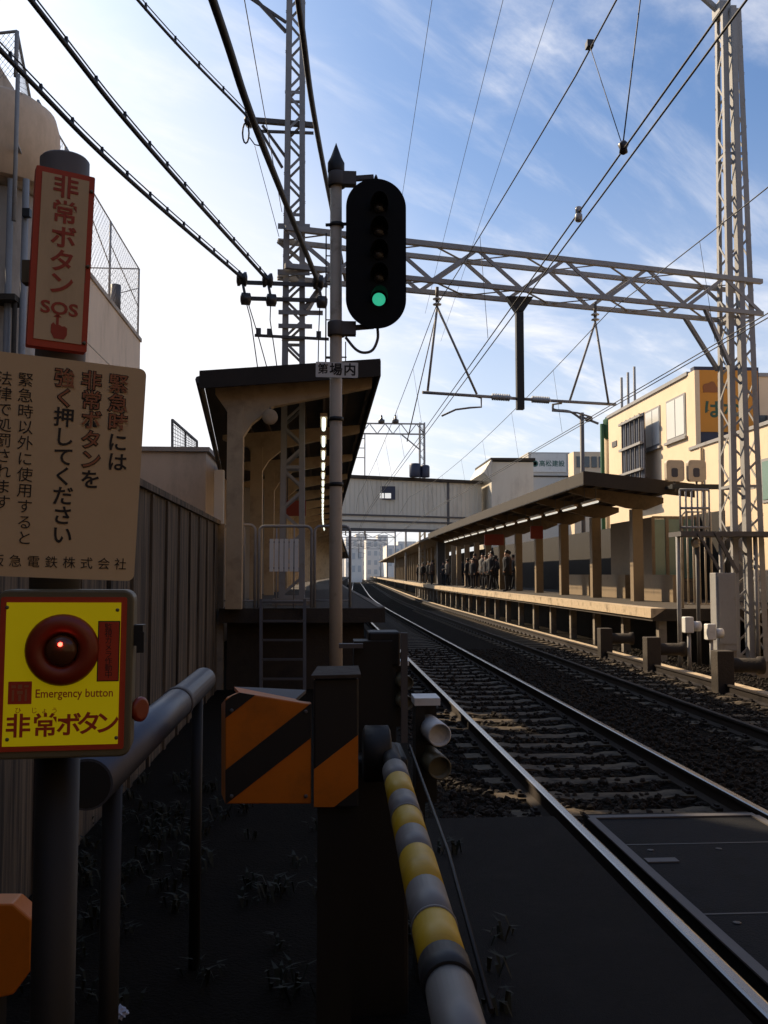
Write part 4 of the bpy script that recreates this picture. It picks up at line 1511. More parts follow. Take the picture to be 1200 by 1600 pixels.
b.prism([Fm @ Vector((-hw + 0.52 + 0.27 * (1 + 0.10 * math.cos(5 * an)) * math.cos(an), 0.42 + 0.30 * (1 + 0.10 * math.cos(5 * an)) * max(-0.15, math.sin(an)), 0.031)) for an in [2 * PI * k / 40 for k in range(40)]], (Fm.to_3x3() @ Vector((0, 0, 1))) * 0.012)
b.build('emblem', M_inkbrown, fc)

# dark louvre cage left of the windows
lv = thing('louvre_screen', 'dark blue barred screen cage on the left end of the beige building', 'screen', (BX - 0.4, 36, 4.6))
Y1 = atX(970, 700, BX - 0.5).y; Y0 = atX(1004, 700, BX - 0.5).y
b = MB(); b.mm((BX - 0.45, Y0, 4.5), (BX - 0.40, Y1, 7.6)); b.build('backing', M_darkblue, lv)
b = MB()
for z in (4.6, 5.55, 6.5, 7.5):
    b.bar((BX - 0.55, Y0, z), (BX - 0.55, Y1, z), 0.09)
build_each(b, 'cross_bar', M_galv, lv)
b = MB()
for k in range(5):
    Y = Y0 + (Y1 - Y0) * (k + 0.5) / 5
    b.bar((BX - 0.52, Y, 4.5), (BX - 0.52, Y, 7.6), 0.05)
build_each(b, 'upright', M_galvdark, lv)
b = MB(); b.mm((BX - 0.40, Y0 + 0.1, 4.6), (BX - 0.002, Y0 + 0.2, 4.7)); b.mm((BX - 0.40, Y1 - 0.2, 7.3), (BX - 0.002, Y1 - 0.1, 7.4)); b.build('bracket', M_galvdark, lv)
# aerial poles
for px, yt in ((971, 590), (981, 582), (991, 573)):
    p = atY(px, yt, 37.2)
    q = atY(px, 660, 37.2)
    b = MB(); b.tube([Vector((p.x, 37.2, 7.2)), p], 0.055, 8)
    tag(b.build('aerial_pole', M_galv), {971: 'thin steel pole, leftmost of three beside the beige building', 981: 'thin steel pole, middle of three beside the beige building', 991: 'thin steel pole, tallest and rightmost of three beside the beige building'}[px], 'pole', 'poles beside the beige building')
ps = atY(981, 650, 37.2)
b = MB(); b.mm((ps.x - 0.6, 36.9, 7.0), (ps.x + 0.6, 37.5, 7.22)); tag(b.build('pole_bracket', M_galvdark), 'dark bracket shelf holding the three steel poles', 'bracket')
# netted concrete pillar
npil = thing('netted_pillar', 'round beige pillar capped with green netting left of the beige building', 'pillar', atY(955, 897, 39))
c0 = atY(956, 760, 39)
b = MB(); b.lathe([(0.33, -0.4), (0.33, 8.0), (0.30, 8.05)], (0, 0, 1), (c0.x, 39, 0), 16); b.build('shaft', M_beige, npil)
b = MB(); b.lathe([(0.36, 7.6), (0.46, 7.9), (0.42, 8.4), (0.2, 8.55)], (0, 0, 1), (c0.x + 0.05, 39, 0), 12)
for v in b.bm.verts:
    v.co += Vector((random.uniform(-.09, .09), random.uniform(-.09, .09), random.uniform(-.06, .06)))
b.build('netting', M_netgreen, npil)
b = MB(); b.tube([(c0.x - 0.45, 38.8, 0), (c0.x - 0.45, 38.8, 8.2)], 0.09, 8); b.build('pipe', M_netgreen, npil)
# distant catenary pole left of it
up = thing('catenary_pole', 'slim grey catenary pole with a curved arm beyond the right canopy', 'pole', atY(909, 897, 46))
c0 = atY(909, 645, 46)
b = MB(); b.tube([Vector((c0.x, 46, PZR)), c0], 0.11, 10); b.build('shaft', M_galvdark, up)
b = MB(); b.tube(spline([atY(909, 655, 46), atY(890, 643, 46), atY(866, 640, 46), atY(864, 632, 46)], 5), 0.06, 6); b.bar(atY(905, 650, 46), atY(935, 662, 46), 0.10); b.build('arm', M_galvdark, up)
b = MB(); b.lathe([(0.05, -0.2), (0.14, -0.1), (0.14, 0.1), (0.05, 0.2)], (1, 0, 0.2), atY(920, 655, 46), 10); b.build('insulator', M_insuldark, up)

# =================================================================== RIGHT PLATFORM END: shelter, catwalk, boxes, mirrors
sh = thing('glass_shelter', 'glazed shelter with green tinted panes at the near end of the right platform', 'shelter', (10.4, 27, PZR))
Ysh = 27.6
xs = [atY(p, 900, Ysh).x for p in (1021, 1043, 1066, 1090, 1114)]
b = MB()
for x in xs:
    b.mm((x - 0.05, Ysh - 0.05, PZR + 0.002), (x + 0.05, Ysh + 0.05, 3.5))
for z in (PZR + 0.55, 3.45):
    b.mm((xs[0], Ysh - 0.04, z), (xs[-1], Ysh + 0.04, z + 0.08))
b.build('frame', M_col, sh)
b = MB(); b.mm((xs[0], Ysh - 0.02, PZR + 0.64), (xs[-1], Ysh + 0.015, 3.44)); b.build('pane', M_greenglass, sh)
b = MB(); b.mm((xs[0], Ysh - 0.03, PZR + 0.002), (xs[-1], Ysh + 0.03, PZR + 0.54)); b.build('base_panel', M_col, sh)
b = MB(); b.mm((xs[0] - 0.04, Ysh - 0.02, PZR + 0.002), (xs[0] + 0.04, Ysh + 4, 3.5)); b.build('side_panel', M_col, sh)

cw = thing('catwalk', 'steel maintenance catwalk with barred railing attached in front of the right mast', 'catwalk', (8.3, 18.8, 2.6))
Yc = 18.9
a = atY(1064, 830, Yc); c = atY(1200, 830, Yc); zt_ = atY(1064, 765, Yc).z
b = MB(); b.mm((a.x, Yc, a.z - 0.10), (c.x + 0.5, Yc + 0.7, a.z)); b.build('deck', M_galvdark, cw)
b = MB()
xe = atY(1108, 765, Yc).x
for z in (zt_, (zt_ + a.z) / 2 + 0.05, a.z + 0.08):
    b.tube([(a.x, Yc + 0.02, z), (xe, Yc + 0.02, z)], 0.026, 8)
for k in range(6):
    x = a.x + (xe - a.x) * k / 5
    b.tube([(x, Yc + 0.02, a.z), (x, Yc + 0.02, zt_)], 0.022, 8)
b.build('railing', M_galv, cw)
b = MB(); b.bar(atY(1118, 832, Yc), atY(1152, 895, Yc), 0.07); b.bar(atY(1090, 832, Yc), atY(1124, 890, Yc), 0.05); build_each(b, 'brace', M_galvdark, cw)
b = MB()
for px in (1069, 1137, 1192):
    x = atY(px, 900, Yc).x
    b.tube([(x, Yc + 0.3, -0.3), (x, Yc + 0.3, a.z - 0.1)], 0.05, 8)
build_each(b, 'post', M_galv, cw)
# barred fence at platform end
pf = thing('barred_fence', 'pale barred fence below the catwalk at the right platform end', 'fence', (8.5, 20.6, PZR))
Yp = 20.5
b = MB()
x0 = atY(1066, 900, Yp).x; x1 = atY(1112, 900, Yp).x
pts = [(x0, Yp, PZR + 0.002), (x0, Yp, atY(0, 795, Yp).z - 0.1), (x0 + 0.1, Yp, atY(0, 795, Yp).z), (x1, Yp, atY(0, 795, Yp).z), (x1, Yp, PZR + 0.002)]
b.tube(pts, 0.028, 8); b.build('frame', M_polewhite, pf)
b = MB()
for k in range(1, 5):
    x = x0 + (x1 - x0) * k / 5
    b.tube([(x, Yp, PZR + 0.1), (x, Yp, atY(0, 795, Yp).z)], 0.02, 6)
b.tube([(x0, Yp, PZR + 0.1), (x1, Yp, PZR + 0.1)], 0.02, 6)
b.build('baluster', M_polewhite, pf)
# relay cabinets and small boxes near the right mast
cbx = thing('relay_cabinet', 'pale grey relay cabinet at the foot of the right mast', 'cabinet', atY(1135, 1000, 18.6))
a = atY(1122, 1000, 18.6); c = atY(1150, 895, 18.6)
b = MB(); b.mm((a.x, 18.6, 0.2), (c.x, 18.95, c.z)); b.build('body', M_galv, cbx, bevel=0.015)
b = MB(); b.mm((a.x + 0.03, 18.58, 0.35), (c.x - 0.03, 18.598, c.z - 0.08)); b.build('door', M_galv, cbx)
b = MB(); b.mm((a.x + 0.02, 18.62, -0.3), (c.x - 0.02, 18.92, 0.2)); b.build('plinth', M_conc, cbx)
for px, py, lab in ((1080, 977, 'white junction box on a thin post, the left one by the right platform end'), (1115, 988, 'white junction box on a thin post, the right one by the right platform end')):
    Yj = 18.2
    p = atY(px, py, Yj)
    t = thing('junction_box', lab, 'junction box', (p.x, Yj, -0.17), 'junction boxes at the right platform end')
    b = MB(); b.mm((p.x - 0.16, Yj - 0.1, p.z - 0.15), (p.x + 0.02, Yj + 0.1, p.z + 0.17)); b.build('case', M_white, t, bevel=0.02)
    b = MB(); b.lathe([(0.05, 0), (0.10, 0.02), (0.10, 0.16), (0.05, 0.18)], (1, 0, 0), (p.x + 0.022, Yj, p.z - 0.02), 12); b.build('gland', M_white, t)
    b = MB(); b.tube([(p.x - 0.05, Yj, -0.18), (p.x - 0.05, Yj, p.z - 0.15)], 0.04, 8); b.build('post', M_galv, t)
# thin signal post in front of the fence
sp_ = thing('trackside_post', 'thin dark post with a small lamp beside the barred fence', 'post', atY(1092, 1040, 19.2))
p = atY(1089, 850, 19.2)
b = MB(); b.tube([(p.x, 19.2, -0.2), (p.x, 19.2, p.z)], 0.045, 8); b.build('shaft', M_galvdark, sp_)
b = MB(); b.lathe([(0.03, -0.12), (0.09, -0.08), (0.10, 0.06), (0.04, 0.12)], (-0.4, -1, 0.2), (p.x - 0.05, 19.15, p.z + 0.02), 12); b.build('lamp', M_polewhite, sp_)
# round mirrors / boards on the canopy end
for px0, px1, lab in ((1041, 1070, 'rounded pale board with a dark patch on the canopy end, the left of the pair'), (1075, 1104, 'rounded pale board with a dark patch on the canopy end, the right of the pair')):
    Ym = 23.4
    a = atY(px0, 752, Ym); c = atY(px1, 719, Ym)
    t = thing('platform_monitor', lab, 'board', ((a.x + c.x) / 2, Ym, a.z), 'rounded boards on the canopy end')
    Fm = frame(((a.x + c.x) / 2, Ym, (a.z + c.z) / 2), 8)
    hw, hh = (c.x - a.x) / 2, (c.z - a.z) / 2
    b = MB(); board(b, Fm, -hw, hw, -hh, hh, -0.12, 0.0, 0.09); b.build('case', M_polewhite, t)
    b = MB(); board(b, Fm, -hw * 0.45, hw * 0.25, -hh * 0.6, hh * 0.25, 0.001, 0.01, 0.05); b.build('screen', M_darkblue, t)
    b = MB(); b.tube([((a.x + c.x) / 2, Ym + 0.06, a.z - 0.25), ((a.x + c.x) / 2, Ym + 0.06, a.z)], 0.03, 8); b.build('stem', M_galvdark, t)
bb = MB(); a = atY(1050, 760, 23.45); c = atY(1130, 752, 23.45)
bb.mm((a.x, 23.42, a.z - 0.06), (c.x, 23.58, a.z + 0.06)); bb.mm((a.x, 23.58, a.z - 0.04), (a.x + 0.2, 23.95, a.z + 0.04))
tag(bb.build('support_beam', M_black), 'dark beam carrying the two rounded boards at the canopy end', 'beam')

# sensor units on the right kerb
for px, sc_, lab in ((945, 1.0, 'concrete sensor post with a pipe stub on the right kerb, farthest of three'),
                     (1018, 1.0, 'concrete sensor post with a pipe stub on the right kerb, middle of three'),
                     (1128, 1.0, 'concrete sensor post with a pipe stub on the right kerb, nearest of three')):
    X = 6.55
    Y = atX(px, 1000, X).y
    t = thing('sensor_post', lab, 'sensor post', (X, Y, -0.17), 'sensor posts along the right kerb')
    b = MB(); b.mm((X - 0.14, Y - 0.14, -0.18), (X + 0.14, Y + 0.14, 0.52)); b.build('post', M_concdark, t, bevel=0.015)
    b = MB(); b.lathe([(0.11, 0.0), (0.12, 0.02), (0.12, 0.42), (0.145, 0.44), (0.145, 0.52), (0.10, 0.53)], (1, -0.1, 0), (X + 0.142, Y, 0.28), 16); b.build('pipe_stub', M_concdark, t)

# =================================================================== SIGNAL
SY = 9.0
S0 = atY(525.5, 600, SY)
SX = S0.x
sg = thing('railway_signal', 'black oval five-light signal head showing green on a pale pole', 'railway signal', (SX, SY, -0.16))
ztip = atY(523, 228, SY).z
b = MB(); b.tube([(SX + 0.01, SY, -0.17), (SX, SY, 2.0), (SX - 0.01, SY, ztip - 0.28)], 0.062, 20, rs=[0.066, 0.062, 0.058]); b.build('pole', M_polewhite, sg)
b = MB(); b.lathe([(0.075, -0.30), (0.085, -0.26), (0.085, -0.18), (0.055, -0.12), (0.03, -0.05), (0.012, 0.0), (0.002, 0.03)], (0, 0, 1), (SX - 0.01, SY, ztip), 18); b.build('finial', M_black, sg)
hc = atY(587.5, 396, SY - 0.12)
hw = 47.5 / F * SY; hh = 120.5 / F * SY
Fm = frame((hc.x, SY - 0.12, hc.z))
b = MB(); board(b, Fm, -hw, hw, -hh, hh, 0.0, 0.012, hw * 0.99, 16); hd = b.build('head', M_lampblack, sg)
b = MB(); board(b, Fm, -hw + 0.10, hw - 0.10, -hh + 0.16, hh - 0.16, -0.18, -0.001, 0.08); b.build('lamp_case', M_lampblack, hd)
zax = Fm.to_3x3() @ Vector((0, 0, 1))
for k, py in enumerate((324, 361, 397, 433, 468)):
    lc = atY(592, py, SY - 0.13)
    o_ = Vector((lc.x, SY - 0.12, lc.z))
    b = MB()
    # hood: three-quarter tube sticking out over the lens
    seg = 22
    ri, ro, ln = 0.083, 0.088, 0.20
    ring = []
    for i in range(seg + 1):
        an = R(-25 + 230 * i / seg)
        dl = ln * (0.35 + 0.65 * max(0, math.sin(an)) ** 0.7)
        ring.append((math.cos(an), math.sin(an), dl))
    vs = []
    for cs, sn, dl in ring:
        for r_, d_ in ((ri, 0.012), (ro, 0.012), (ro, dl), (ri, dl)):
            vs.append(b.bm.verts.new(o_ + Vector((cs * r_, -d_, sn * r_))))
    for i in range(seg):
        q = vs[i * 4:i * 4 + 8]
        for j in range(4):
            f = b.bm.faces.new((q[j], q[(j + 1) % 4], q[4 + (j + 1) % 4], q[4 + j])); f.smooth = j in (0, 2)
    b.build('hood', M_lampblack, hd)
    b = MB(); b.lathe([(0.064, 0.012), (0.064, 0.018), (0.05, 0.03), (0.03, 0.037), (0.0, 0.040)], zax, o_, 22); b.build('lens', M_green if k == 4 else M_lens, hd)
# arms to the pole
for py in (282, 515):
    b = MB()
    z = atY(560, py, SY).z
    b.bar((SX, SY, z), (hc.x - 0.02, SY - 0.06, z + (0.01 if py < 400 else 0.02)), 0.045)
    b.lathe([(0.085, -0.07), (0.09, -0.06), (0.09, 0.06), (0.085, 0.07)], (0, 0, 1), (SX, SY, z), 18)
    b.box((SX + 0.12, SY - 0.02, z), (0.14, 0.10, 0.13))
    b.build('mounting_arm', M_galvdark, sg)
b = MB(); b.lathe([(0.012, 0), (0.02, 0.015), (0.012, 0.04), (0.004, 0.055)], (0, 0, 1), (hc.x, SY - 0.11, hc.z + hh - 0.005), 10); b.build('eye_bolt', M_black, hd)
# clamp bands, tell-tale rods
b = MB()
for py in (352, 655, 757):
    z = atY(525, py, SY).z
    b.lathe([(0.066, -0.02), (0.072, -0.018), (0.072, 0.018), (0.066, 0.02)], (0, 0, 1), (SX, SY, z), 18)
z = atY(525, 352, SY).z
b.bar((SX - 0.11, SY, z), (SX + 0.14, SY - 0.05, z), 0.025)
build_each(b, 'band', M_black, sg)
b = MB(); xr = SX - 0.105
b.tube([(xr, SY, atY(0, 352, SY).z), (xr, SY, atY(0, 565, SY).z)], 0.008, 6)
for py in (400, 440, 500, 560):
    z = atY(525, py, SY).z
    b.bar((xr, SY, z), (SX, SY, z), 0.01)
xr2 = SX + 0.09
b.tube([(xr2, SY, atY(0, 525, SY).z), (xr2, SY, atY(0, 565, SY).z)], 0.006, 6)
z = atY(525, 558, SY).z; b.bar((SX - 0.11, SY, z), (SX + 0.10, SY, z), 0.012)
b.build('rod', M_galvdark, sg)
b = MB()
b.tube(spline([atY(590, 512, SY - 0.05), atY(590, 530, SY - 0.05), atY(582, 547, SY - 0.05), atY(568, 551, SY - 0.05), atY(555, 545, SY - 0.04), atY(540, 527, SY - 0.02)], 5), 0.014, 8)
b.build('cable', M_galvdark, sg)
# name plate
pcx = atY(526.5, 578, SY - 0.10)
Fm = frame((pcx.x, SY - 0.10, pcx.z), 0, -0.5)
b = MB(); board(b, Fm, -0.205, 0.205, -0.075, 0.075, 0, 0.006, 0.008); npl = b.build('name_plate', M_white, sg)
join_meshes([text('第', 0.105, Fm @ Matrix.Translation((-0.135, 0.0, 0.008)), M_inkblack, 'l', npl, 0.002),
             text('場', 0.125, Fm @ Matrix.Translation((-0.01, -0.004, 0.008)), M_inkblack, 'l', npl, 0.003),
             text('内', 0.125, Fm @ Matrix.Translation((0.125, -0.004, 0.008)), M_inkblack, 'l', npl, 0.003)], 'lettering', M_inkblack, npl)

# =================================================================== LEFT: fence wall, houses, buildings
WX = -1.75
fw = thing('concrete_fence', 'dark ribbed concrete panel fence behind the silver guard pipe', 'fence', (WX, 8, -0.4))
YE = atX(340, 900, WX).y
b = MB()
b.mm((WX - 0.10, 1.0, -0.42), (WX, YE, 2.60))
b.build('panel', M_wall, fw)
b = MB()
Y = 1.3
while Y < YE - 0.1:
    b.mm((WX, Y, -0.42), (WX + 0.03, Y + 0.10, 2.585))
    Y += 0.92
b.build('rib', M_wall, fw)
b = MB(); b.mm((WX - 0.13, 1.0, 2.601), (WX + 0.045, YE, 2.67)); b.build('coping', M_wall, fw)
b = MB(); b.mm((WX - 0.16, YE + 0.002, -0.42), (WX + 0.10, YE + 0.2, 2.62)); b.build('end_post', M_conc, fw)
# pale post beyond the fence
pp = MB(); a = atY(344, 735, 16.4)
pp.mm((a.x - 0.09, 16.3, -0.3), (a.x + 0.07, 16.5, a.z)); tag(pp.build('pale_post', M_offwhite), 'pale square post just beyond the end of the left fence', 'post')

# low houses
hs = thing('low_house', 'low tan house wall rising just behind the left fence', 'house', (-4.5, 25, -0.4))
a = atY(222, 800, 25); c = atY(322, 706, 25)
MB().mm((a.x - 6, 25, -0.4), (c.x, 33, c.z)).build('wall', M_tan, hs)
b = MB(); b.mm((a.x - 6, 24.9, c.z), (c.x + 0.1, 33.1, c.z + 0.12)); b.build('roof', M_tandark, hs)
# parapet with slanted mesh screen
fs = thing('mesh_screen', 'small slanted mesh screen on the roof of the low tan house', 'screen', atY(285, 706, 27))
q = [atY(269, 706, 27), atY(269, 656, 27), atY(308, 690, 30), atY(308, 708, 30)]
b = MB()
for i in range(4):
    b.bar(q[i], q[(i + 1) % 4], 0.06)
b.bar(q[0].lerp(q[3], 0.5), q[1].lerp(q[2], 0.5), 0.05)
b.build('frame', M_galvdark, fs)
b = MB()
for k in range(1, 16):
    b.bar(q[0].lerp(q[3], k / 16), q[1].lerp(q[2], k / 16), 0.012)
for k in range(1, 8):
    b.bar(q[0].lerp(q[1], k / 8), q[3].lerp(q[2], k / 8), 0.012)
b.build('mesh', M_galvdark, fs)
h2_ = thing('white_house', 'small white house with a dark window between fence and canopy', 'house', atY(333, 897, 31))
a = atY(319, 800, 31); c = atY(352, 712, 31)
MB().mm((a.x, 31, -0.4), (c.x + 1.5, 36, c.z)).build('wall', M_offwhite, h2_)
p = atY(320, 768, 31); p2 = atY(331, 726, 31)
b = MB(); b.mm((p.x + 0.02, 30.95, p.z), (p2.x, 31.01, p2.z)); b.build('window', M_window, h2_)
b = MB(); b.mm((a.x - 0.12, 30.85, c.z), (c.x + 1.6, 36.2, c.z + 0.15)); b.build('roof', M_tandark, h2_)

# big tan building
TX = -8.0
tbg = thing('tan_building', 'tall tan building with a chain link fence on its roof', 'building', (TX - 4, 30, -0.4))
TZ = CAMZ + 1.27 * 8.0
YC = atX(218, 600, TX).y
MB().mm((TX - 9, 25.95, -0.4), (TX, YC, TZ)).build('wall', M_tan, tbg)
b = MB(); b.mm((TX - 9.06, 25.91, TZ), (TX + 0.06, YC + 0.06, TZ + 0.16)); b.build('parapet', M_tandark, tbg)
b = MB()
for z in (3.2, 6.4, 9.6):
    b.mm((TX - 0.01, 26.05, z), (TX + 0.012, YC - 0.02, z + 0.03))
b.build('panel_joint', M_tandark, tbg)
b = MB(); b.tube([(TX - 0.15, 36.5, TZ + 0.16), (TX - 0.15, 36.5, TZ + 1.2)], 0.2, 10); b.build('vent', M_galvdark, tbg)
# rounded stair tower, nearer
rt = thing('round_tower', 'rounded grey tan stair tower beside the tan building with the fenced roof', 'tower', (-7.2, 20, -0.4))
ct = atY(-18, 500, 20)
ztw = atY(0, 165, 20).z
b = MB()
b.lathe([(1.36, ztw - 2.0), (1.36, ztw - 0.55), (1.27, ztw - 0.22), (1.05, ztw - 0.05), (0.6, ztw)], (0, 0, 1), (ct.x, 20, 0), 40); b.build('drum', M_tan, rt)
z = atY(30, 285, 20).z
b = MB(); b.lathe([(1.05, z - 0.42), (1.18, z - 0.30), (1.22, z + 0.15), (1.36, z + 0.25)], (0, 0, 1), (ct.x, 20, 0), 40); b.build('ledge', M_tandark, rt)
b = MB(); b.lathe([(0.98, -0.4), (0.98, z - 0.42)], (0, 0, 1), (ct.x, 20, 0), 40); b.build('shaft', M_tandark, rt)
b = MB()
for px in (12, 36):
    x = atY(px, 400, 18.95).x
    b.tube([(x, 19.02, 0), (x, 19.02, z - 0.35)], 0.07, 8)
build_each(b, 'downpipe', M_galv, rt)
b = MB(); zb_ = atY(10, 472, 18.9).z
b.mm((ct.x - 1.0, 18.7, zb_), (atY(28, 472, 18.9).x, 19.3, zb_ + 0.12)); b.tube([(atY(23, 480, 18.9).x, 18.9, zb_), (atY(23, 480, 18.9).x, 18.9, zb_ - 3)], 0.05, 8); b.build('hood_roof', M_concdark, rt)
b = MB(); b.box(atY(42, 333, 18.9), (0.15, 0.15, 0.16)); b.build('lamp', M_black, rt)
# unseen tall block added on the left to throw shade over the crossing
tl = thing('shade_block', 'unseen tall block added for shade on the near side of the rounded tower', 'building', (-11, 14, -0.4))
MB().mm((-16, 4, -0.4), (-8.3, 19.0, 15.6)).build('wall', M_lowbounce, tl)
b = MB(); b.mm((-16.05, 3.95, 15.6), (-8.25, 19.05, 15.8)); b.build('parapet', M_tandark, tl)


lk = thing('sun_gap_block', 'added wall and lintel trimming the sunlight between the tan building and the rounded tower', 'building', (-9.5, 21, -0.4))  # added so that its gap shapes the sun patch on the track
MB().mm((-10.5, 19.002, -0.4), (-8.7, 25.9, 10.0)).build('wall', M_tandark, lk)
MB().mm((-9.0, 19.002, 13.2), (-8.7, 25.9, 15.4)).build('sun_gap_lintel', M_tandark, lk)
# unseen blocks added behind and beside the camera to hold back sky light
for (x0, y0, x1, y1, h, m_, lab) in ((-16, -24, -2.5, -13, 13.5, M_lowbounce, 'unseen block added to cut sky light behind the crossing, the left one'),
                                     (-1.5, -26, 12, -14, 14.5, M_lowbounce, 'unseen block added to cut sky light behind the crossing, the middle one'),
                                     (13, -22, 26, -9, 13.0, M_lowbounce, 'unseen block added to cut sky light behind the crossing, the right one'),
                                     (-20, -10, -8.4, 3.5, 14.5, M_lowbounce, 'unseen block added to cut sky light on the fence side'),
                                     (13, -6, 25, 10.5, 10.0, M_lowbounce, 'unseen block added to cut sky light past the beige building')):
    hb = thing('sky_blocker', lab, 'building', ((x0 + x1) / 2, (y0 + y1) / 2, -0.4))
    MB().mm((x0, y0, -0.4), (x1, y1, h)).build('wall', m_, hb)
    b = MB(); b.mm((x0 - 0.1, y0 - 0.1, h), (x1 + 0.1, y1 + 0.1, h + 0.25)); b.build('roof', M_concdark, hb)
    for k in range(int(h // 3)):
        for j in range(int((x1 - x0) // 3)):
            xx = x0 + 1.2 + 3 * j
            MB().mm((xx, y1 - 0.02, 1.0 + 3 * k), (xx + 1.3, y1 + 0.03, 2.3 + 3 * k)).build('window', M_window, hb)


def chainlink(name_label, posts, hgts, cat='fence', pr=0.045, mesh_step=0.16, wr=0.007, midrail=True):
    """posts: base points; a chain link fence with posts, rails and woven wires"""
    t = thing('roof_fence', name_label, cat, posts[0])
    tops = [p + Vector((0, 0, h)) for p, h in zip(posts, hgts)]
    for p, q in zip(posts, tops):
        MB().tube([p, q], pr, 8).build('post', M_galv, t)
    b = MB()
    for a, c in zip(tops, tops[1:]):
        b.tube([a, c], 0.03, 6)
    if midrail:
        for (a, a2), (c, c2) in zip(zip(posts, tops), zip(posts[1:], tops[1:])):
            b.tube([a.lerp(a2, 0.03), c.lerp(c2, 0.03)], 0.025, 6)
            b.tube([a.lerp(a2, 0.72), c.lerp(c2, 0.45)], 0.022, 6)
    b.build('rail', M_galv, t)
    b = MB()
    for (a, a2), (c, c2) in zip(zip(posts, tops), zip(posts[1:], tops[1:])):
        n = max(3, int((c - a).length / mesh_step)); h = (a2 - a).length; m = max(3, int(h / mesh_step))
        for i in range(-m, n):
            for sgn_ in (0, 1):
                u0, v0, u1, v1 = i / n, 0.0, (i + m) / n, 1.0
                if u0 < 0: v0 = -i / m; u0 = 0
                if u1 > 1: v1 = (n - i) / m; u1 = 1
                if sgn_: v0, v1 = 1 - v0, 1 - v1
                b.bar(a.lerp(c, u0).lerp(a2.lerp(c2, u0), v0), a.lerp(c, u1).lerp(a2.lerp(c2, u1), v1), wr)
    b.build('mesh', M_galv, t)
    return t


zf = TZ + 0.16
chainlink('tall chain link fence on the roof of the tan building', [Vector((TX - 0.1, Y, zf)) for Y in (26.1, 29, 32, 35.2, YC - 0.05)] + [Vector((TX - 3, YC - 0.05, zf))], [3.1] * 6, mesh_step=0.28, wr=0.008)
pz = atY(23, 345, 18.4)
q0 = atY(-40, 345, 18.0)
chainlink('chain link fence with a tall post in front of the rounded tower', [Vector((atY(-45, 180, 18.9).x, 18.9, ztw - 0.1)), Vector((atY(23, 180, 18.5).x, 18.5, ztw - 0.15)), Vector((atY(56, 195, 20.5).x, 20.5, ztw - 0.45))], [1.0, 0.95, 0.22], mesh_step=0.13, wr=0.006, midrail=False)
b = MB(); x = atY(23, 300, 18.5).x
b.tube([(x, 18.5, atY(23, 345, 18.5).z), (x, 18.5, ztw - 0.1)], 0.045, 8); b.bar((x, 18.5, z + 0.2), (x - 0.1, 19.2, z + 0.2), 0.05)
b.build('wall_post', M_galv, rt)

# =================================================================== FOREGROUND LEFT: emergency button post
EY = 1.62
K = EY / F      # metres per photo pixel at that depth
pc0 = atY(98, 400, EY)
ep = thing('emergency_button_post', 'round post with a red bordered sign, a notice plate and a yellow emergency button box', 'emergency button', (pc0.x, EY, -0.01))
ztp = atY(98, 222, EY).z
Yp = EY + 0.07
xp = atY(98, 400, Yp).x
b = MB(); b.lathe([(0.0435, 1.62), (0.0435, ztp - 0.004), (0.040, ztp), (0.02, ztp + 0.001)], (0, 0, 1), (xp, Yp, 0), 32); b.build('cap', M_capgrey, ep)
xd = atY(88, 1300, Yp).x
b = MB(); b.lathe([(0.037, -0.02), (0.037, 1.615)], (0, 0, 1), (xd, Yp, 0), 28)
b.lathe([(0.08, -0.02), (0.08, 0.02)], (0, 0, 1), (xd, Yp, 0), 28); b.build('pole', M_poledark, ep)
# vertical sign


def edge(Fr, px, py):
    d = ray(px, py)
    n_ = Fr.to_3x3() @ Vector((0, 0, 1))
    t = (Fr.translation - Vector((0, 0, CAMZ))).dot(n_) / d.dot(n_)
    return Fr.inverted() @ (Vector((0, 0, CAMZ)) + d * t)


c0 = atY(96.5, 405, EY)
Fs = frame(c0, 24, 0.0) @ Matrix.Rotation(R(-1.5), 4, 'Z')
hw, hh = (edge(Fs, 143, 405).x - edge(Fs, 49.5, 405).x) / 2, 142 * K
b = MB(); board(b, Fs, -hw, hw, -hh, hh, -0.022, 0.0, 0.003); vs_ = b.build('sign_panel', M_signred, ep)
b = MB(); board(b, Fs, -hw + 9 * K, hw - 9 * K, -hh + 11 * K, hh - 9 * K, 0.0005, 0.002); b.build('face', M_cream, vs_)
ms = []
for ch, py in (('非', 292), ('常', 333), ('ボ', 373), ('タ', 411), ('ン', 447)):
    ms.append(text(ch, 38 * K, Fs @ Matrix.Translation((0.5 * K, (405 - py) * K, 0.0026)), None, 'l', vs_, 0.0009, ext=0.0003, squash=1.05))
ms.append(text('SOS', 27 * K, Fs @ Matrix.Translation((0, (405 - 485) * K, 0.0026)), None, 'l', vs_, 0.0007, ext=0.0003, squash=1.2))
join_meshes(ms, 'lettering', M_inkred, vs_)
# pointing hand
b = MB()
def hp(pts):
    b.prism([Fs @ Vector((x * K, (y) * K, 0.0022)) for x, y in pts], (Fs.to_3x3() @ Vector((0, 0, 1))) * 0.0006)
hy = 405 - 515
hp([(-4, hy + 20), (0, hy + 20), (0, hy + 4), (-4, hy + 4)])
hp([(-8, hy + 17), (4, hy + 17), (-2, hy + 23)])
hp([(-11, hy + 4), (-8, hy + 8), (-4, hy + 4), (2, hy + 5), (5, hy + 3), (9, hy + 4), (13, hy + 1), (13, hy - 10), (9, hy - 17), (-6, hy - 17), (-11, hy - 8)])
b.build('hand_symbol', M_inkred, vs_)
b = MB()
for px, py in ((136, 290), (136, 412), (136, 535)):
    b.lathe([(0.0035, 0.001), (0.003, 0.004), (0.001, 0.005)], Fs.to_3x3() @ Vector((0, 0, 1)), Fs @ Vector(((px - 96.5) * K, (405 - py) * K + 0.002, 0)), 10)
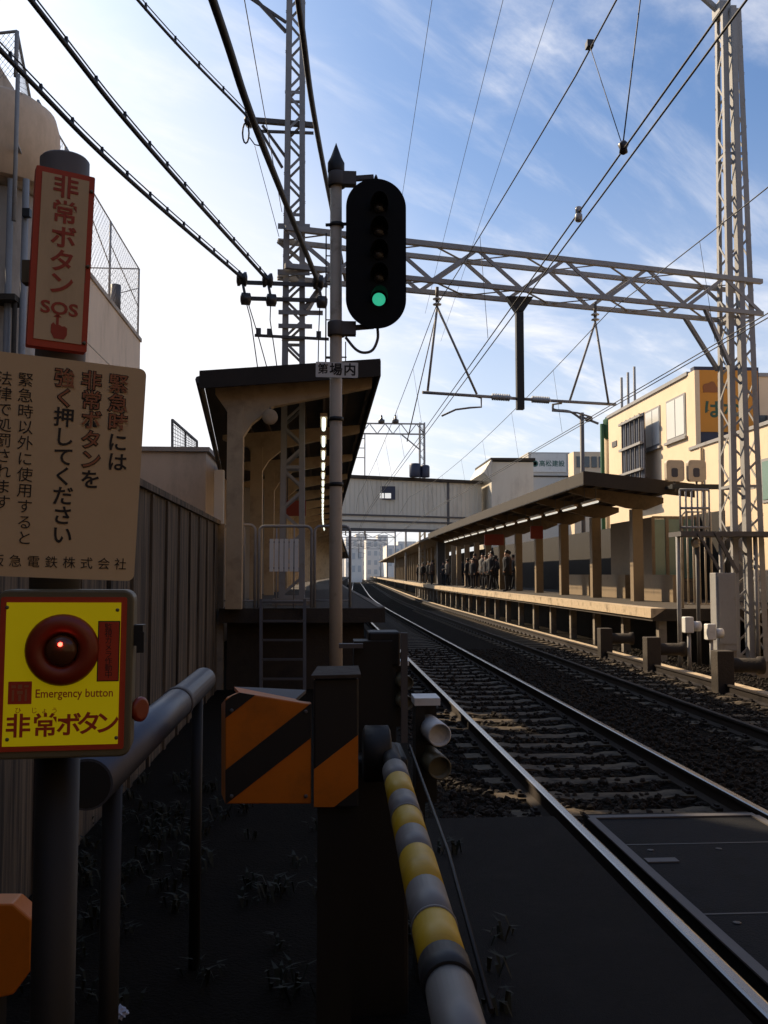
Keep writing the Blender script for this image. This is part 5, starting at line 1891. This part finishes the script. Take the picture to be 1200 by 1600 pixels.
build_each(b, 'screw', M_boxgrey, vs_)
# notice plate
c0 = atY(45, 727, EY - 0.03)
ROT = 19
Fp = frame(c0, ROT, 0) @ Matrix.Rotation(R(-2.4), 4, 'Z')
sx = 1 / math.cos(R(ROT)) * 0.985
hw = edge(Fp, 220, 727).x
hh = 168 * K
b = MB(); board(b, Fp, -hw, hw, -hh, hh, -0.004, 0.0, 0.012); npt = b.build('notice_plate', M_plate, ep)


def pxy(px, py, z):
    # a picture position on the plate -> plate frame
    d = ray(px, py)
    n_ = Fp.to_3x3() @ Vector((0, 0, 1))
    o0 = Vector((0, 0, CAMZ))
    t = (Fp.translation - o0).dot(n_) / d.dot(n_)
    q = Fp.inverted() @ (o0 + d * t)
    return Fp @ Matrix.Translation((q.x, q.y, z))


kl, kb, ko = [], [], []


def column(s, px_t, py_t, px_b, py_b, size, hot):
    n = len(s)
    for i, ch in enumerate(s):
        t = i / (n - 1)
        px, py = px_t + (px_b - px_t) * t, py_t + (py_b - py_t) * t
        if i < hot:
            kl.append(text(ch, size * K, pxy(px, py, 0.0009), None, 'l', npt, 0.0018, ext=0.0002))
            ko.append(text(ch, size * K, pxy(px, py, 0.0017), None, 'l', npt, 0.0003, ext=0.0002))
        else:
            kb.append(text(ch, size * K, pxy(px, py, 0.0009), None, 'l', npt, 0.0006 if size > 25 else 0.0, ext=0.0002))


column('緊急時には', 185, 602, 183, 724, 31, 3)
column('非常ボタンを', 143, 597, 141, 751, 31, 5)
column('強く押してください', 101, 593, 97, 838, 31, 2)
column('緊急時以外に使用すると', 40, 595, 38, 842, 23, 0)
column('法律で処罰されます', 7, 593, 4, 786, 23, 0)
for ch, px in zip('阪急電鉄株式会社', (-4, 24, 52, 80, 108, 135, 162, 188)):
    kb.append(text(ch, 19 * K, pxy(px, 877 + (px + 4) * 0.030, 0.0009), None, 'l', npt, 0.0, ext=0.0002))
join_meshes(kb, 'lettering', M_inkblack, npt)
join_meshes(kl, 'outlined_lettering', M_inkblack, npt)
join_meshes(ko, 'orange_lettering', M_inkorange, npt)
# button box
c0 = atY(99, 1052, EY - 0.03)
Fb = frame(c0, 7, 0) @ Matrix.Rotation(R(-0.4), 4, 'Z')
ex = lambda px: edge(Fb, px, 1052).x
b = MB(); board(b, Fb, ex(-8), ex(207), -125 * K, 124 * K, -0.075, 0.0, 0.018); bx_ = b.build('button_box', M_boxgrey, ep, bevel=0.004)
b = MB(); board(b, Fb, ex(-2), ex(196), -113 * K, 113 * K, 0.0005, 0.0025, 0.004); b.build('red_border', M_signred, bx_)
b = MB(); board(b, Fb, ex(7.5), ex(187), -105 * K, 105 * K, 0.003, 0.0045); yl = b.build('yellow_panel', M_signyellow, bx_)


def fb_(px, py, z):
    d = ray(px, py)
    n_ = Fb.to_3x3() @ Vector((0, 0, 1))
    t = (Fb.translation - Vector((0, 0, CAMZ))).dot(n_) / d.dot(n_)
    q = Fb.inverted() @ (Vector((0, 0, CAMZ)) + d * t)
    return Fb @ Matrix.Translation((q.x, q.y, z))


zb3 = Fb.to_3x3() @ Vector((0, 0, 1))
b = MB(); b.lathe([(53 * K, 0.0045), (53 * K, 0.008), (50 * K, 0.014), (40 * K, 0.019), (28 * K, 0.016), (24 * K, 0.010), (24 * K, 0.006)], zb3, fb_(98, 1015, 0).translation, 40); bez = b.build('button_bezel', M_button, bx_)
b = MB(); b.lathe([(23 * K, 0.0108), (21.5 * K, 0.018), (16 * K, 0.024), (8 * K, 0.0272), (0.0, 0.028)], zb3, fb_(98, 1015, 0).translation, 32); b.build('button_dome', M_dome, bx_)
b = MB(); b.lathe([(3.2 * K, 0.022), (3.2 * K, 0.0285), (1.5 * K, 0.0305), (0, 0.031)], zb3, fb_(98, 1005, 0).translation, 12); b.build('led', M_led, bx_)
# small label right of the button
b = MB(); m_ = fb_(170, 1017, 0); board(b, m_, -16 * K, 16 * K, -45 * K, 45 * K, 0.0046, 0.0050); lb2 = b.build('camera_label', M_inkblack, bx_)
b = MB(); board(b, m_, -14.5 * K, 14.5 * K, -43.5 * K, 43.5 * K, 0.0052, 0.0055); b.build('label_face', M_signred, bx_)
ms = [text(ch, 11.5 * K, fb_(170, 980 + 10.6 * i, 0.0058), None, 'l', lb2, 0.0, ext=0.0001) for i, ch in enumerate('監視カメラ作動中')]
join_meshes(ms, 'label_lettering', M_inkblack, bx_)
ms = [text(ch, 36 * K, fb_(px, py, 0.0049), None, 'l', yl, 0.0009, ext=0.0002) for ch, px, py in (('非', 29, 1136), ('常', 71, 1135), ('ボ', 108, 1134), ('タ', 139, 1132), ('ン', 168, 1131))]
ms.append(text('Emergency button', 17.5 * K, fb_(117, 1083, 0.0049), None, 'l', yl, 0.0002, ext=0.0002, squash=0.86))
for ch, px in (('ひ', 29), ('じ', 54), ('ょ', 70), ('う', 86)):
    ms.append(text(ch, 9.5 * K, fb_(px, 1110, 0.0049), None, 'l', yl, 0.0, ext=0.0002))
join_meshes(ms, 'lettering', M_signred, bx_)
b = MB(); m_ = fb_(32, 1082, 0); board(b, m_, -16.5 * K, 16.5 * K, -16.5 * K, 16.5 * K, 0.0047, 0.0052, 0.001); pg = b.build('pictogram', M_signred, bx_)
b = MB()
for x0, x1, y0, y1 in ((-11, -8, -12, 4), (-4, 4, -2, 3), (-2, 2, -12, -3), (7, 10, -12, 5), (-12, -6, 7, 11), (-3, 3, 6, 12), (6, 12, 8, 11)):
    board(b, m_, x0 * K, x1 * K, y0 * K, y1 * K, 0.0054, 0.0057)
b.build('figure_marks', M_inkorange, bx_)
b = MB()
for px, py in ((12, 949), (184, 953), (12, 1155), (182, 1152)):
    b.lathe([(0.0032, 0.0045), (0.003, 0.006), (0.001, 0.0068)], zb3, fb_(px, py, 0).translation, 10)
build_each(b, 'screw', M_boxgrey, bx_)
b = MB()
q = fb_(213, 993, 0).translation
b.box(q + Vector((0.0, 0.02, 0)), (0.02, 0.03, 0.035)); b.box(q + Vector((0.006, 0.01, -0.012)), (0.012, 0.012, 0.035))
b.build('latch', M_black, bx_)
q = fb_(213, 1112, 0).translation
b = MB(); b.lathe([(0.016, -0.004), (0.021, 0.0), (0.021, 0.006), (0.016, 0.008)], (0.9, -0.45, 0), q + Vector((-0.002, 0.03, 0)), 18); b.build('reflector', M_button, bx_)
b = MB()
for py in (420, 640, 1010):
    z_ = atY(98, py, EY).z
    b.mm((xp - 0.055, EY + 0.016, z_ - 0.02), (xp + 0.055, Yp - 0.03, z_ + 0.02))
b.build('bracket', M_boxgrey, ep)

# =================================================================== FOREGROUND: pipe guard, hazard guards, boom, sensor units
gp = thing('pipe_guard', 'shiny silver guard pipe on posts along the left fence', 'guard pipe', (-0.6, 3.5, -0.16))
pa = atY(136, 1226, 2.4); pe = atY(318, 1062, 5.0)
dirp = (pe - pa).normalized()
b = MB(); b.tube([pa, pe], 0.064, 24); b.lathe([(0.064, 0), (0.054, 0.012), (0.02, 0.02)], dirp, pe, 24); b.build('pipe', M_silver, gp)
b = MB(); b.lathe([(0.058, -0.002), (0.058, 0.03)], dirp, pa, 24); b.build('dark_end_disc', M_black, gp)  # black disc stands for the shaded hollow of the pipe
b = MB(); b.lathe([(0.065, -0.03), (0.069, -0.03), (0.069, 0.03), (0.065, 0.03)], dirp, pa.lerp(pe, 0.62), 24); b.build('joint_band', M_galvdark, gp)
b = MB()
for t in (0.12, 0.9):
    p = pa.lerp(pe, t)
    b.tube([(p.x, p.y, -0.2), (p.x, p.y, p.z - 0.05)], 0.028, 12)
build_each(b, 'post', M_poledark, gp)


def hazard_guard(name, label, Y, quad, depth, top_off, parent_loc, stripes):
    pass


HY = 3.3
hg = thing('hazard_guard', 'yellow and black striped steel guard box beside the gate machine', 'guard', atY(520, 1380, HY))
KH = HY / F


def hq(px, py, dy=0.0):
    return atY(px, py, HY + dy)


# front sheet, split along the slanted black stripes
MI = {'y': 0, 'k': 1}
front = [(352, 1092), (374, 1082), (470, 1098), (486, 1100), (486, 1256), (352, 1256)]
b = MB(); b.prism([hq(*p) for p in front], (0, 0.05, 0)); pn = b.build('front_panel', M_hazyellow, hg, bevel=0.004)


def clip(poly, a, b_, c, sign):
    """keep the part of a 2D polygon where sign*(a x + b y + c) >= 0"""
    o = []
    n = len(poly)
    for i in range(n):
        p, q = poly[i], poly[(i + 1) % n]
        fp = sign * (a * p[0] + b_ * p[1] + c); fq = sign * (a * q[0] + b_ * q[1] + c)
        if fp >= 0:
            o.append(p)
        if fp * fq < 0:
            t = fp / (fp - fq)
            o.append((p[0] + (q[0] - p[0]) * t, p[1] + (q[1] - p[1]) * t))
    return o


# stripes run from upper right to lower left: y + 0.72 x = const
def stripe(poly, lo, hi):
    s = 0.78
    p = clip(poly, s, 1, -lo, 1)
    return clip(p, s, 1, -hi, -1) if len(p) > 2 else []


b = MB()
for lo, hi in ((1370, 1397), (1478, 1590 - 58)):
    pl = stripe(front, lo, hi)
    if len(pl) > 2:
        b.prism([hq(x, y, -0.003) for x, y in pl], (0, 0.0025, 0))
b.build('stripe', M_hazblack, pn)
# bevelled yellow top sheet
b = MB()
b.prism([hq(374, 1082, 0.002), hq(366, 1073, 0.10), hq(462, 1092, 0.10), hq(470, 1098, 0.002)], (0, 0, -0.012))
b.build('top_sheet', M_hazyellow, hg)
b = MB(); b.prism([hq(366, 1073, 0.10), hq(396, 1074, 0.24), hq(478, 1078, 0.24), hq(462, 1092, 0.10)], (0, 0, -0.012)); b.build('top_flange', M_galvdark, hg)
b = MB(); b.prism([hq(352, 1092, 0.052), hq(352, 1256, 0.052), hq(346, 1240, 0.2), hq(346, 1100, 0.2)], (0.01, 0, 0)); b.build('side_sheet', M_hazyellow, hg)
# the square post with stripes
post_poly = [(490, 1062), (560, 1060), (560, 1262), (490, 1262)]
b = MB()
b.prism([hq(x, y, -0.012) for x, y in post_poly], (0, 0.17, 0)); ps_ = b.build('box_post', M_hazblack, hg, bevel=0.006)
b = MB()
for lo, hi in ((1585, 1668),):
    pl = stripe([(490.5, 1063), (559.5, 1063), (559.5, 1261), (490.5, 1261)], lo, hi)
    b.prism([hq(x, y, -0.0155) for x, y in pl], (0, 0.003, 0))
b.build('stripe', M_hazyellow, ps_)
b = MB(); b.prism([hq(486, 1061, -0.03), hq(564, 1059, -0.03), hq(560, 1045, 0.17), hq(496, 1046, 0.17)], (0, 0, 0.012)); b.build('post_cap', M_concdark, hg)
b = MB()
a = hq(496, 1262, 0.02); c = hq(548, 1262, 0.12)
b.mm((a.x, HY + 0.02, -0.2), (c.x, HY + 0.12, a.z)); b.build('stand', M_poledark, hg)
b = MB()
for px, py in ((362, 1110), (478, 1112), (362, 1244), (478, 1244)):
    b.lathe([(0.007, 0.0), (0.007, 0.005), (0.003, 0.007)], (0, -1, 0), hq(px, py, -0.003), 8)
build_each(b, 'bolt', M_galvdark, hg)
# second guard at the left edge, partly cut by the frame
LY = 2.15
g2 = thing('hazard_guard', 'orange yellow guard box at the lower left edge behind the dark pole', 'guard', atY(5, 1600, LY))
poly = [(-90, 1412), (20, 1412), (49, 1437), (49, 1515), (20, 1555), (-90, 1580)]
b = MB(); b.prism([atY(x, y, LY) for x, y in poly], (0, 0.07, 0)); g2p = b.build('front_panel', M_hazyellow, g2, bevel=0.005)
b = MB(); b.prism([atY(x, y, LY - 0.003) for x, y in ((-85, 1420), (-60, 1420), (-88, 1500))], (0, 0.0025, 0)); b.build('stripe', M_hazblack, g2p)
a = atY(-40, 1560, LY)
b = MB(); b.mm((a.x - 0.05, LY + 0.01, -0.02), (a.x + 0.05, LY + 0.06, a.z)); b.build('stand', M_poledark, g2)

# ---- crossing boom (lies level, parallel to the track) and its gate machine
bo = thing('crossing_boom', 'yellow and grey banded crossing boom pole pointing away from the camera', 'crossing boom', (0.26, 3.0, 0.98))
p_far = atY(619, 1213, 3.62); p_near = atY(716, 1600, 1.66)
ax = (p_near - p_far)
tot = ax.length
# band limits measured in the picture: y of the band edges along the axis
bands = [(1205, 1226, 'g'), (1226, 1255, 'y'), (1255, 1280, 'g'), (1280, 1312, 'y'), (1312, 1345, 'g'), (1345, 1398, 'y'), (1398, 1452, 'g'), (1452, 1510, 'y'), (1510, 1546, 'k'), (1546, 1700, 'g')]


def boom_at(py):
    # walk the straight axis to the picture row
    lo, hi = -0.3, 1.6
    for _ in range(40):
        m = (lo + hi) / 2
        p = p_far + ax * m
        v = CAMR.inverted() @ (p - Vector((0, 0, CAMZ)))
        y = 800 - F * v.y / -v.z
        if y < py: lo = m
        else: hi = m
    return p_far + ax * lo


BR = 0.05
for y0, y1, cset in bands:
    b = MB()
    a, c = boom_at(y0), boom_at(y1)
    r_ = BR * (1.0 if cset != 'k' else 1.05)
    if cset == 'g' and y1 == 1700:
        r_ = BR * 0.93
    b.lathe([(r_, 0), (r_, (c - a).length - 0.0005)], ax, a, 28)
    b.build({'g': 'grey_band', 'y': 'yellow_band', 'k': 'black_collar'}[cset], {'g': M_boomgrey, 'y': M_boomyellow, 'k': M_black}[cset], bo)
b = MB()
for yy in (1281, 1452):
    a = boom_at(yy); d = ax.normalized()
    b.lathe([(BR, -0.004), (BR * 1.06, -0.003), (BR * 1.06, 0.003), (BR, 0.004)], d, a, 28)
build_each(b, 'joint_ring', M_boomgrey, bo)
b = MB(); a = boom_at(1206); b.lathe([(BR * 0.75, 0), (BR * 0.75, 0.45)], -ax, a, 18); b.build('sleeve', M_poledark, bo)

gm = thing('gate_machine', 'black crossing gate machine behind the striped boom', 'gate machine', (0.3, 4.4, -0.16))
b = MB()
gc = Vector((0.24, 4.4, 0))
b.mm((gc.x - 0.15, 4.2, -0.2), (gc.x + 0.15, 4.6, 0.95)); body = b.build('cabinet', M_poledark, gm, bevel=0.02)
b = MB(); a = atY(598, 985, 4.5)
b.mm((gc.x - 0.09, 4.34, 0.95), (gc.x + 0.09, 4.5, a.z - 0.04)); b.build('mast', M_poledark, gm)
b = MB(); b.mm((a.x - 0.075, 4.38, a.z - 0.16), (a.x + 0.075, 4.56, a.z)); b.build('head_box', M_poledark, gm, bevel=0.01)
b = MB(); z_ = boom_at(1206).z
b.lathe([(0.10, -0.06), (0.12, -0.05), (0.12, 0.05), (0.10, 0.06)], (1, 0, 0), (gc.x, 4.08, z_), 22); b.mm((gc.x - 0.03, 4.06, z_ - 0.06), (gc.x + 0.03, 4.22, z_ + 0.06)); b.build('pivot_hub', M_poledark, gm)
b = MB(); b.bar((gc.x + 0.14, 4.3, 1.0), (gc.x + 0.14, 4.3, 1.5), 0.03); b.bar((gc.x - 0.16, 4.32, 1.44), (gc.x - 0.05, 4.32, 1.44), 0.05, 0.02); b.build('stay', M_galvdark, gm)
# thin rod beside the boom
b = MB(); b.tube([atY(640, 1165, 4.1), atY(700, 1330, 2.9), atY(768, 1580, 1.95)], 0.006, 6)
tag(b.build('tension_rod', M_poledark), 'thin dark rod running right beside the striped boom', 'rod')

# obstacle sensor heads on posts
for i, (px, py, D, lab) in enumerate(((668, 1096, 4.5, 'white capped sensor unit with a round dark lens right of the boom'), (624, 1036, 7.2, 'smaller sensor unit with two dark lenses further along the near rail'))):
    s = 1.0 if i == 0 else 0.85
    p = atY(px, py, D)
    t = thing('obstacle_sensor', lab, 'sensor', (p.x, D, -0.16))
    wv = 20 / F * D * s if i == 0 else 0.075
    b = MB(); b.mm((p.x - wv, D, p.z - 0.02), (p.x + wv, D + 0.18, p.z + 0.015)); b.build('cap', M_white, t)
    b = MB(); b.mm((p.x - wv + 0.006, D + 0.012, -0.2), (p.x - wv + 0.05, D + 0.17, p.z - 0.021)); b.mm((p.x - wv + 0.05, D + 0.1, p.z - 0.5), (p.x + wv - 0.006, D + 0.17, p.z - 0.021)); b.build('case', M_poledark, t)
    for j in range(2):
        zc_ = p.z - 0.13 - 0.15 * j
        xc_ = p.x + 0.012
        b = MB(); b.lathe([(0.056, 0.0), (0.056, 0.24), (0.050, 0.245), (0.046, 0.20)], (0.12, -1, -0.03), (xc_, D + 0.1, zc_), 20); hd_ = b.build('hood', M_white if (j == 0 and i == 0) else M_boxgrey, t)
        b = MB(); b.lathe([(0.045, 0.19), (0.03, 0.198), (0.0, 0.2)], (0.12, -1, -0.03), (xc_, D + 0.1, zc_), 18); b.build('lens', M_lampblack, hd_)

# ---- weeds and litter
random.seed(5)
wd = MB()
for k in range(150):
    tx = random.gauss(-1.25, 0.25) if random.random() < 0.6 else random.uniform(-1.5, 0.9)
    tY = random.uniform(2.4, 9.0)
    for j in range(random.randint(6, 14)):
        x = tx + random.gauss(0, 0.04); Y = tY + random.gauss(0, 0.04)
        if abs(x - 0.24) < 0.2 and 4.0 < Y < 4.8:
            continue
        h = random.uniform(0.03, 0.13)
        an = random.uniform(0, 2 * PI); l = Vector((math.cos(an), math.sin(an), 0))
        s = Vector((-l.y, l.x, 0)) * random.uniform(0.006, 0.014)
        z0 = -0.012 if (Y < 3.6 or (x > 0.62 and Y < 6.88)) else -0.16
        p = Vector((x, Y, z0))
        wd._add([p - s * 0.5, p + s * 0.5, p + l * h * 0.3 + Vector((0, 0, h * 0.7)) + s, p + l * h * 0.3 + Vector((0, 0, h * 0.7)) - s, p + l * h * 0.9 + Vector((0, 0, h * 0.85))], [(0, 1, 2, 3), (3, 2, 4)])
tag(wd.build('weeds', M_leaf), kind='stuff')
lt = MB()
c0 = atZ(186, 1582, 0.02)
bmesh.ops.create_icosphere(lt.bm, subdivisions=3, radius=0.035)
for v in lt.bm.verts:
    n_ = v.co.normalized()
    v.co *= 1 + 0.35 * math.sin(9 * n_.x + 3 * n_.y) * math.cos(7 * n_.z + 2 * n_.y)
    v.co.z *= 0.6
    v.co += c0
tag(lt.build('litter', M_trash), 'crumpled white plastic litter on the dark ground', 'litter')
